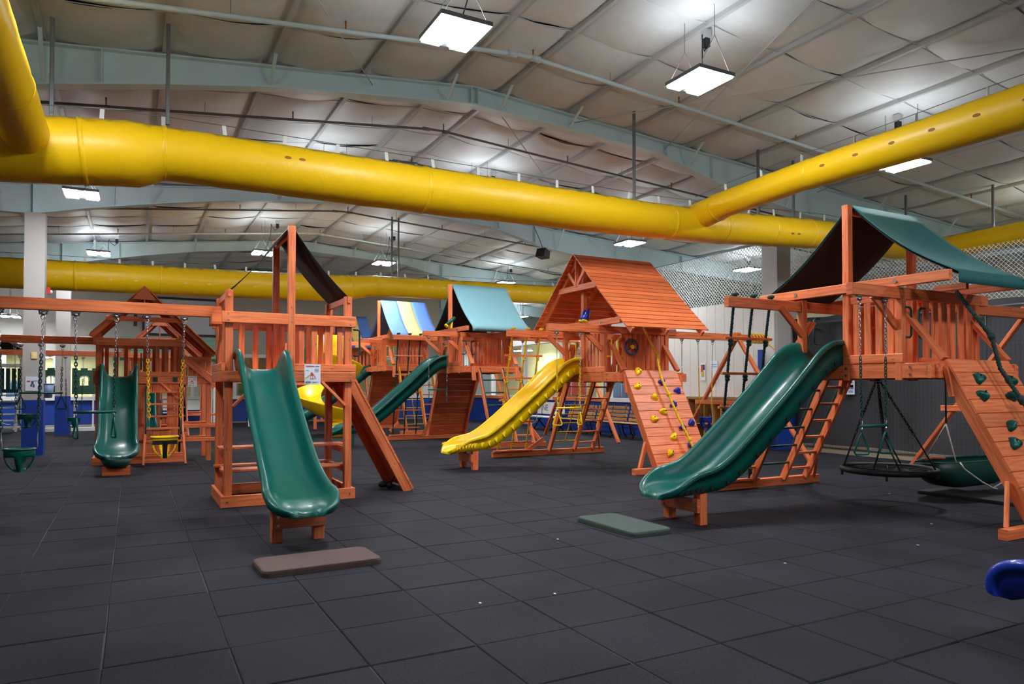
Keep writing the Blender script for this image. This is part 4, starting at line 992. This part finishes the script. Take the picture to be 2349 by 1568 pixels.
# ---- left back tower with saltbox roof
def saltbox(label, loc, o):
    R, Hd, Ht = small_tower(label, loc, 1.47, 1.15, dict(sx=.38, slide=SLIDE_B, nf=4, post=2.42))
    W, Dp = 1.47, 1.15; pk = (.78, 3.30); le = (-.08, 2.40); re = (2.02, 2.10)
    for (A, B, nm) in ((pk, le, 8), (pk, re, 12)):
        fr = [bar(R, 'rafter', (A[0],y,A[1]-.05), (B[0],y,B[1]-.05), .045, .09) for y in (.6, -.05, Dp+.05)][0]
        for k in range(nm):
            a, b = lerp((A[0],0,A[1]),(B[0],0,B[1]),k/nm), lerp((A[0],0,A[1]),(B[0],0,B[1]),(k+1)/nm+.012)
            MB().bar((*((a.x+b.x)/2,),-.16,(a.z+b.z)/2+.01+.006*(k % 2)), ((a.x+b.x)/2,Dp+.16,(a.z+b.z)/2+.01+.006*(k % 2)), (b-a).length, .018, up=(-(b-a).z,0,(b-a).x)).build('roof_plank', 'wood', fr)
    MB().prism([(pk[0]-.20,pk[1]-.24),(pk[0]+.20,pk[1]-.24),(pk[0],pk[1]+.02)], -.19, -.165).build('gable_cap', 'wood', R)
    bar(R, 'gable_strut', (pk[0],-.1,2.72), (pk[0],-.1,3.1), .07, .03, up=(1,0,0)); bar(R, 'gable_tie', (.16,-.08,2.70), (1.42,-.08,2.70), .03, .09)
    # lean-to posts, side table and lower room
    for y in (.05, Dp-.05): bar(R, 'lean_to_post', (1.92,y,0), (1.92,y,2.12), .09, .09, up=(1,0,0))
    bar(R, 'lean_to_rail', (W,0,Ht-.30), (1.95,0,Ht-.30), .035, .1); bar(R, 'lean_to_board', (W,0,Hd), (1.95,0,Hd), .035, .13)
    slats(R, (W+.08,.02,0), (1.86,.02,0), 4, Hd, Ht-.3, w=.07)
    for z in (.68,.42): bar(R, 'side_board', (W-.05,-.03,z), (2.25,-.03,z), .035, .07)
    for y in (.15,.32): bar(R, 'table_plank', (W,y,.74), (1.9,y,.74), .15, .03)
    bar(R, 'bench_plank', (1.55,.25,.46), (1.9,.25,.46), .2, .03)
    bar(R, 'slant_board', (W-.02,-.05,2.0), (2.15,-.05,1.42), .035, .13)
    for k in range(7):
        x = .62+.125*k
        if 2 <= k <= 4:
            bar(R, 'wall_plank', (x,.01,.14), (x,.01,.62), .118, .02, up=(0,1,0)); bar(R, 'wall_plank', (x,.01,1.32), (x,.01,1.5), .118, .02, up=(0,1,0))
        else: bar(R, 'wall_plank', (x,.01,.14), (x,.01,1.5), .118, .02, up=(0,1,0))
    bar(R, 'window_shelf', (.84,-.03,.65), (1.26,-.03,.65), .08, .03)
    ladder(R, ((.85,-.06,1.42),(1.40,-.06,1.42)), ((.78,-.72,.02),(1.47,-.72,.02)), 6, .04, .075, first=.06, last=.86)
    for x in (.83,1.42): MB().tube([(x,-.12,1.46),(x,-.2,1.4),(x*.99,-.50,.62),(x*.99,-.48,.56)], .014, 8).build('grab_bar', 'dark_green', R)
    for x in (.98,1.32): MB().box(x-.04,x+.04,-.052,-.042,Hd-.03,Hd+.06).build('bracket', 'dark_green', R)
    handle(R, (.74,-.06,Hd+.2), (.74,-.06,Hd+.5), (0,-.06,0), 'dark_green'); handle(R, (W-.02,-.06,Hd+.2), (W-.02,-.06,Hd+.5), (0,-.06,0), 'dark_green')
    MB().box(.18,.58,-1.86,-1.72,0,.14).build('slide_block', 'wood', R)
    MB().tube([(.38,-1.79,.12),(.38,-1.79,.27)], [.16,.24], 14).build('slide_foot', 'dark_green', R)
    bar(R, 'swing_beam', (-.0,.6,Ht+.04), (-3.6,.6,Ht+.04), .085, .14); a_frame(R, -3.3, .6, Ht, 1.3)
    if o.get('sign'): sign(R, (1.62,-.05,Hd-.02), .16, .2, 0)
    return R
saltbox('wooden playset with stepped saltbox roof, wave slide and front ladder', (-.6,15.1,0), dict(sign=1))
saltbox('farther wooden playset with saltbox roof, half hidden behind another tower', (-.15,21.3,0), dict())
bucket_swing('green bucket swing hanging before the farther blue column base', -.6-1.1, 15.7, 2.23, .2, .93, 'green', 'green', pitch=.045)
trapeze('thin green trapeze bar behind the swing beam of the awning playset', -.6-.9, 15.85, 2.23, .33, 1.32, 'green_plastic', 'green', .045)
bucket_swing('small green bucket swing on the farthest swing beam', -.15-1.2, 21.9, 2.23, .2, .62, 'green', 'green', pitch=.05)
belt_swing('green belt swing on the farthest swing beam', -.15-2.6, 21.9, 2.23, .22, .6, 'dark_green', 'green', .05)

# ---- spiral and tube slides by the striped canopy set
t = thing('spiral_slide', 'yellow plastic spiral slide curling down beside the striped canopy playset', 'slide', (5.1, 21.1, 0))
vs_ = []; n = 48; K = 11
for i in range(n+1):
    f = i/n; a = -2.0+f*7.2; z = 2.0-1.68*f; r0 = .60
    for k in range(K):
        q = k/(K-1); ph = math.pi*(q); dr = -.40*math.cos(ph); dz = .42*abs(math.cos(ph))**1.6*(1 if dr > 0 else .75)
        vs_.append(((r0+dr)*math.cos(a), (r0+dr)*math.sin(a), z+dz))
o = MB().add(vs_, [(i*K+k,(i+1)*K+k,(i+1)*K+k+1,i*K+k+1) for i in range(n) for k in range(K-1)], smooth=True).build('chute', 'yellow_plastic', t); md = o.modifiers.new('thickness','SOLIDIFY'); md.thickness = .03
MB().tube([(0,0,0),(0,0,2.3)], .07, 12).build('center_pole', 'yellow_plastic', t)
MB().tube([(.1,.1,1.9),(.12,.1,2.95)], [.47,.45], 24).build('entry_hood', 'yellow_plastic', t)
MB().tube([(.12,-.60,0),(.12,-.60,.42)], [.2,.22], 14).build('exit_base', 'yellow_plastic', t)
t = thing('tube_slide', 'dark green straight tube slide passing behind the spiral slide', 'slide', (6.0, 23.56, 0))
MB().tube([(1.15,0,2.0),(.96,0,1.97),(-.6,0,.75),(-1.2,0,.42),(-1.6,0,.36)], .19, 20).build('tube', 'green_plastic', t)
for f in (.1,.5,.9):
    c = lerp((.96,0,1.97),(-.6,0,.75),f); d = V3((-1.56,0,-1.22)).normalized(); MB().tube([c-d*.03,c+d*.03], .205, 20).build('tube_collar', 'dark_green', t)
MB().box(-1.55,-1.3,-.15,.15,0,.22).build('foot_block', 'dark_green', t)
t = thing('bubble_panel', 'dark green tube window on a wooden panel behind the central tower', 'panel', (4.5, 24.6, 0))
MB().bar((0,0,0),(0,0,2.9),.09,.09).build('post', 'wood', t); MB().bar((1.0,0,0),(1.0,0,2.9),.09,.09).build('post', 'wood', t)
MB().tube([(.5,-.05,2.5),(.5,.5,2.5)], .29, 20).build('tube_window', 'green_plastic', t)
MB().box(0,1.0,.0,.04,1.5,1.62).build('panel_board', 'wood', t)

# ---- blue slide at the right edge
t = thing('blue_slide', 'glossy blue slide end jutting in above the black tiles', 'slide', (4.57, -.36, 0))
slide(t, (0,0,0), (0,1), [(a,z-.03,W,D) for a,z,W,D in SLIDE_BIG[:9]]+[(2.2+a,.345+b,.25*c,.155*d) for a,b,c,d in ((0,0,1,1),(.2,0,1,.98),(.32,-.004,.99,.93),(.38,-.02,.96,.8),(.41,-.05,.93,.62),(.42,-.09,.9,.45))], 'blue_plastic', name='chute')
slide_legs(t, (0,0,0), (0,1), 1.9, .34, .24)
for x in (-.45,.45):
    for y in (-.05,-1.0): bar(t, 'post', (x,y,0), (x,y,2.3), .09, .09, up=(1,0,0))
for k in range(4): bar(t, 'deck_plank', (-.42+.28*k,.02,1.52), (-.42+.28*k,-1.05,1.52), .26, .03)
for x in (-.45,.45): bar(t, 'deck_board', (x,.05,1.46), (x,-1.05,1.46), .04, .14)

# ---- rubber mats
def rmat(label, pts, h, m):
    mb = MB(); n = len(pts); cx = sum(p[0] for p in pts)/n; cy = sum(p[1] for p in pts)/n
    rings = []
    for s, z in ((1.0,.0),(1.0,h*.6),(.985,h*.9),(.96,h)):
        rings.append([(cx+(p[0]-cx)*s, cy+(p[1]-cy)*s, z) for p in pts])
    vs_ = sum(rings, []); fs_ = [(r*n+k, r*n+(k+1) % n, (r+1)*n+(k+1) % n, (r+1)*n+k) for r in range(3) for k in range(n)]+[tuple(3*n+k for k in range(n)), tuple(range(n-1,-1,-1))]
    return tag(mb.add(vs_, fs_).build('rubber_mat', m), label, 'mat')
def rrect(c, a, b, hw, hh, r=.07):
    a, b = V3((*a,0)).normalized(), V3((*b,0)).normalized(); out = []
    for sx, sy, st in ((1,1,0),(-1,1,1),(-1,-1,2),(1,-1,3)):
        for k in range(5):
            t = (st+k/4)*math.pi/2; out.append(tuple((V3((*c,0))+a*(sx*(hw-r)+r*math.cos(t))+b*(sy*(hh-r)+r*math.sin(t))).xy))
    return out
rmat('reddish brown rubber mat lying before the slide of the awning playset', rrect((1.335,5.86), (1,.03), (-.03,1), .47, .25), .05, 'brown_rubber')
rmat('dark green rubber mat lying before the wide green wave slide', rrect((4.45,5.95), (1,0), (0,1), .25, .5), .05, 'green_rubber')
rmat('black rubber mat on the tiles under the trough swing', rrect((9.62,5.28), (1,0), (0,1), .28, .68), .045, 'black_mat')
# white paint specks on the floor
for k, (u, v) in enumerate([(3.55,5.75),(8.3,4.05),(7.4,4.55),(4.7,4.1),(2.05,4.3),(2.6,4.25),(6.3,4.0),(9.0,6.1)]):
    tag(MB().disc((u,v,.0005), Z, .013, .009, n=7, t=.002).build('paint_speck', 'white'), 'tiny white speck on the black floor tiles', 'speck', 'white specks on the floor')

# ---------------------------------------------------------------- things along the walls
def text_mesh(txt, size, m, name, parent, loc, rot, label=None):
    cu = bpy.data.curves.new(name, 'FONT'); cu.body = txt; cu.size = size; cu.extrude = .002; cu.align_x = 'CENTER'; cu.align_y = 'CENTER'
    ob = bpy.data.objects.new(name, cu); COL.objects.link(ob)
    me = bpy.data.meshes.new_from_object(ob.evaluated_get(bpy.context.evaluated_depsgraph_get())); bpy.data.objects.remove(ob)
    me.materials.clear(); me.materials.append(MATS[m])
    o = bpy.data.objects.new(name, me); COL.objects.link(o); o.parent = parent; o.location = loc; o.rotation_euler = rot
    return o
def ad_bench(label, loc, rz, text=None):
    t = thing('bench', label, 'bench', loc, rz)
    MB().box(-.85,.85,-.02,.02,.52,.92).build('backrest', 'white', t); MB().bar((-.85,-.28,.44),(.85,-.28,.44),.40,.04).build('seat', 'white', t)
    for x in (-.55,.55):
        MB().tube([(x,.0,.9),(x,-.02,.44),(x,-.35,.0)], .022, 6).tube([(x,.15,.0),(x,-.25,.42)], .022, 6).build('leg', 'black_metal', t)
    if text: text_mesh(text, .30, 'grey_ink', 'lettering', t, (0,-.025,.72), (math.pi/2,0,0))
    return t
ad_bench('white backed bench with grey lettering against the blue wall', (12.45,20.6,0), -math.pi/2, 'NE     H')
ad_bench('plain white bench below the back wall windows', (1.9,31.0,0), 0)
def park_bench(label, loc, rz):
    t = thing('slatted_bench', label, 'bench', loc, rz, 'slatted benches along the blue wall')
    for k in range(4): MB().bar((-.75,.02+.03*k,.50+.11*k),(.75,.02+.03*k,.50+.11*k),.02,.085).build('back_slat', 'pale_wood', t)
    for k in range(4): MB().bar((-.75,-.42+.11*k,.43),(.75,-.42+.11*k,.43),.09,.022).build('seat_slat', 'pale_wood', t)
    for x in (-.62,0,.62): MB().tube([(x,.12,.93),(x,.02,.44),(x,-.1,.38),(x,-.42,.42),(x,-.46,.36),(x,-.36,.14),(x,-.46,.0)], .022, 6).tube([(x,-.05,.38),(x,-.0,.15),(x,.1,.0)], .022, 6).build('iron_frame', 'black_metal', t)
    return t
for v in (18.8, 17.2, 15.6): park_bench('bench of pale slats on black iron frames along the blue wall', (12.45,v,0), -math.pi/2)
# cubby shelf under the siding
t = thing('cubby_shelf', 'brown wooden cubby shelf standing under the white siding', 'shelf', (12.62,11.75,0))
MB().box(.0,.36,0,3.5,1.12,1.17).build('top', 'cubby', t); MB().box(.0,.36,0,3.5,.0,.05).build('bottom', 'cubby', t); MB().box(.33,.36,0,3.5,.05,1.12).build('back', 'cubby', t)
for k in range(13): MB().box(.0,.34,k*.2875,k*.2875+.025,.05,1.12).build('divider', 'pale_wood', t)
MB().box(.0,.34,0,3.5,.5,.525).build('shelf', 'pale_wood', t)
# notices
def notice(label, loc, rz, w, h, inks, name='notice'):
    t = thing(name, label, 'notice', loc, rz); mb = MB(); mb.box(-w/2,w/2,-.004,.004,0,h)
    for i, a, b, c2, d2 in inks: mb.cm = i; mb.add([(-w/2+w*a,-.006,h*b),(-w/2+w*c2,-.006,h*b),(-w/2+w*c2,-.006,h*d2),(-w/2+w*a,-.006,h*d2)], [(0,1,2,3)])
    mb.build('sheet', ['paper','red_ink','grey_ink','sky_ink','navy_ink','yellow_ink'], t); return t
nt0 = notice('white notice with red price and small photos on the black curtain', (13.82,10.3,1.27), -math.pi/2, .30, .38, [(1,.12,.86,.9,.9),(1,.1,.62,.55,.74),(2,.6,.64,.9,.67),(2,.6,.69,.9,.71),(2,.45,.3,.92,.56),(3,.47,.42,.9,.54),(5,.06,.22,.36,.5),(1,.1,.12,.4,.2),(3,.5,.1,.9,.24)])
text_mesh('205', .085, 'red_ink', 'digits', nt0, (-.04,-.012,.26), (math.pi/2,0,0))
notice('white notice sheet pinned to the siding wall', (12.98,13.5,1.55), -math.pi/2, .24, .55, [(2,.1,.8,.9,.83),(2,.1,.7,.9,.73)])
notice('small photo poster pinned to the siding wall', (12.98,13.9,1.6), -math.pi/2, .18, .45, [(1,.1,.5,.6,.9),(5,.2,.2,.8,.5),(4,.5,.6,.9,.9)])
notice('square poster with a small jumping figure on the near column', (-1.86,17.955,1.35), 0, .24, .30, [(1,.1,.62,.36,.72),(3,.6,.66,.9,.74),(4,.44,.45,.6,.7),(4,.36,.3,.5,.46),(4,.55,.25,.68,.45),(1,.42,.52,.5,.58)])
t = thing('waste_bin', 'translucent blue bin mounted on the side of the near column', 'bin', (-1.59,18.15,1.2)); MB().tube([(0,0,0),(0,0,.30)], [.07,.11], 12).build('tub', 'blue_clear', t); MB().tube([(.11*math.cos(k*.5236),.11*math.sin(k*.5236),.30) for k in range(12)], .012, 6, closed=True).build('rim', 'blue_clear', t)
t = thing('fire_alarm', 'red fire alarm box high on the near column', 'alarm', (-1.63,18.1,3.42)); MB().box(0,.06,-.06,.06,0,.14).build('box', 'red_paint', t); MB().blob((.07,0,.05),.03,.04,.04,8,5).build('strobe', 'white', t)
t = thing('wall_socket', 'cream socket plate on the near column', 'socket', (-1.83,17.955,2.03)); MB().box(-.05,.05,-.012,.004,0,.14).build('plate', 'yellow_tarp', t); MB().box(-.02,.02,-.018,-.012,.04,.10).build('cover', 'white', t)
# projector screen on the back wall
t = thing('screen', 'large grey screen in a thin black frame on the back wall', 'screen', (1.72,31.98,0))
MB().box(-1.32,1.32,-.03,-.01,3.57,5.0).build('panel', 'screen_grey', t)
for x0,x1,z0,z1 in ((-1.40,1.40,4.98,5.07),(-1.40,1.40,3.50,3.59),(-1.40,-1.31,3.5,5.07),(1.31,1.40,3.5,5.07)): MB().box(x0,x1,-.05,.0,z0,z1).build('frame', 'black_metal', t)
tag(MB().box(.02,.14,31.84,31.98,3.85,4.3).build('wall_speaker', 'black_metal'), 'slim black loudspeaker beside the wall screen', 'speaker')
# hanging loudspeaker
t = thing('loudspeaker', 'black loudspeaker hung from the ceiling between the ducts', 'speaker', (10.2,17.3,5.2), .5)
MB().prism([(-.18,-.10),(.14,-.14),(.17,.07),(-.09,.14)], -.14, .14).build('cabinet', 'black_metal', t); MB().prism([(-.19,-.085),(-.178,-.095),(-.09,.125),(-.10,.135)], -.12,.12).build('grille', 'black_rubber', t)
MB().tube([(.02,0,.12),(-.1,.05,.4),(-.395,.216,roof_z(9.75)-.10-5.2)], .014, 6).build('bracket', 'dull_steel', t)
# castle panels on white stands
def castle(label, loc):
    t = thing('castle_panel', label, 'play panel', loc, group='castle brick panels')
    w, z0, z1 = .68, 1.20, 1.98; poly = [(0,z0),(w,z0),(w,z1+.06),(w-.11,z1+.06),(w-.11,z1),(w-.24,z1),(w-.24,z1+.06),(.24,z1+.06),(.24,z1),(.11,z1),(.11,z1+.06),(0,z1+.06)]
    MB().box(0,.22,0,.04,z0,z1).box(.46,w,0,.04,z0,z1).box(.22,.46,0,.04,z0,1.48).box(.22,.46,0,.04,1.78,z1).build('brick_sheet', 'castle_brick', t)
    for x in (0,.24,.56): MB().box(x,x+(.12 if x != .24 else .2),0,.04,z1,z1+.07).build('merlon', 'castle_brick', t)
    m = MB()
    for k in range(9):
        a = math.pi*k/8; m.blob((.34-.14*math.cos(a),-.01,1.66+.14*math.sin(a)),.022,.02,.022,6,4)
    m.build('arch_stones', 'green_roof', t); MB().box(.325,.355,.005,.035,1.48,1.8).build('mullion', 'white', t)
    for x in (.08,.6): MB().bar((x,.05,0),(x,.05,1.9),.09,.05,up=(1,0,0)).build('stand_post', 'white', t)
    MB().bar((.0,.05,.06),(w,.05,.06),.45,.12).build('stand_foot', 'white', t)
castle('green brick-patterned castle panel with arched window on a white stand', (-2.66,27.2,0)); castle('green brick-patterned castle panel with arched window on a white stand', (-1.74,27.2,0))
# white playset with stairs far left
t = thing('white_playhouse', 'white and dark green vinyl playhouse with open stairs', 'playset', (-4.3,28.6,0))
for x in (0,1.0):
    MB().bar((x,-1.2,.02),(x,0,1.3),.06,.16).build('stringer', 'white', t)
for k in range(6): MB().bar((0,-1.1+.2*k,.16+.2*k),(1.0,-1.1+.2*k,.16+.2*k),.2,.05).build('tread', 'white', t)
MB().bar((1.04,-1.25,.0),(1.04,-.35,1.35),.06,.06).build('handrail', 'white', t)
for x in (-1.0,0,1.05): MB().bar((x,.1,0),(x,.1,2.7),.1,.1).build('post', 'white', t)
MB().box(-1.0,1.1,.05,1.2,1.24,1.36).build('deck', 'dark_green', t)
for k in range(13): MB().box(-1.0+.16*k,-.89+.16*k,.08,.11,1.36,2.05).build('slat', 'dark_green', t)
MB().box(-1.05,1.15,.02,.14,2.08,2.2).build('rail', 'white', t)
MB().prism([(-1.2,2.62),(1.2,2.62),(0,3.3)], 0,.06).build('gable', 'black_metal', t)
MB().prism([(-1.3,2.55),(-1.3,2.65),(0,3.42),(1.3,2.65),(1.3,2.55),(0,3.3)], -.1,1.3).build('roof', 'white', t)
# green roofed pavilion in front of the back wall
t = thing('green_pavilion', 'white shelter with pale green slatted roof before the back wall', 'shelter', (-.2,28.6,0))
for x in (0,2.9):
    for y in (0,1.4): MB().bar((x,y,0),(x,y,2.5),.1,.1).build('post', 'white', t)
for k in range(6): MB().bar((-.2,-.2+.17*k,2.52+.135*k),(3.1,-.2+.17*k,2.52+.135*k),.19,.03,up=(0,-.62,.78)).build('roof_slat', 'green_roof', t)
MB().bar((-.2,-.25,2.42),(3.1,-.25,2.42),.05,.12).build('eave_board', 'dark_green', t)
# adirondack chairs
def adirondack(label, loc, rz, m):
    t = thing('lounge_chair', label, 'chair', loc, rz)
    for k in range(5): MB().bar((-.24+.12*k,.05,.32),(-.26+.13*k,.36,1.0-.03*abs(k-2)),.11,.02,up=(0,1,0)).build('back_slat', m, t)
    for k in range(4): MB().bar((-.28,-.4+.12*k,.38-.03*k),(.28,-.4+.12*k,.38-.03*k),.11,.02).build('seat_slat', m, t)
    for s in (-1,1):
        MB().bar((s*.3,-.42,0),(s*.3,-.42,.58),.09,.03).build('leg', m, t); MB().bar((s*.3,-.42,.38),(s*.3,.45,.02),.03,.09).build('side_rail', m, t); MB().bar((s*.34,-.5,.6),(s*.3,.32,.6),.12,.025).build('armrest', m, t)
adirondack('orange fan-backed lounge chair near the back wall', (4.9,29.0,0), .5, 'orange_plastic')
adirondack('white fan-backed lounge chair behind the central tower', (4.2,27.6,0), -.4, 'white')
# pink plush hung in the shop window
for k in range(3):
    t = thing('hanging_plush', 'pink plush toy hanging behind the shop window', 'toy', (13.24, 19.4+.35*k, 2.25), 0, 'pink plush toys in the window')
    MB().blob((0,0,0),.1,.13,.3,10,6).build('body', 'pink', t); MB().blob((0,0,.36),.08,.1,.11,10,6).build('head', 'pink', t)
    for s in (-1,1): MB().blob((0,s*.09,-.4),.05,.06,.25,8,5).build('limb', 'pink', t)
    MB().tube([(0,0,.45),(0,0,.85),(-.12,0,.85)],.008,5).build('cord', 'black_metal', t)
# shop shelves behind the glass
for k, (v, m, lb) in enumerate([(16.5,'sky_ink','pale blue display board leaning behind the shop glass'),(19.0,'sky_ink','light blue toy shelf behind the shop glass'),(21.6,'red_ink','red and white display rack behind the shop glass'),(24.2,'green_ink','green display rack behind the shop glass')]):
    t = thing('display_rack', lb, 'rack', (14.6,v,0))
    MB().box(0,.4,0,1.6,0,1.7).build('carcass', 'white', t)
    for j in range(3): MB().box(-.02,.0,.06+.52*j,.5+.52*j,.9,1.6).build('panel', m, t)
for k, (u, m, lb) in enumerate([(-5,'sky_ink','pale blue cabinet behind the back wall glass'),(-.6,'orange_plastic','orange cabinet behind the back wall glass'),(3.5,'green_ink','green cabinet behind the back wall glass'),(6.5,'red_ink','red cabinet behind the back wall glass')]):
    t = thing('display_rack', lb, 'rack', (u,33.6,0)); MB().box(0,1.2,0,.4,0,1.7).build('carcass', 'white', t)
    for j in range(2): MB().box(.06+.58*j,.56+.58*j,-.02,0,.9,1.6).build('panel', m, t)
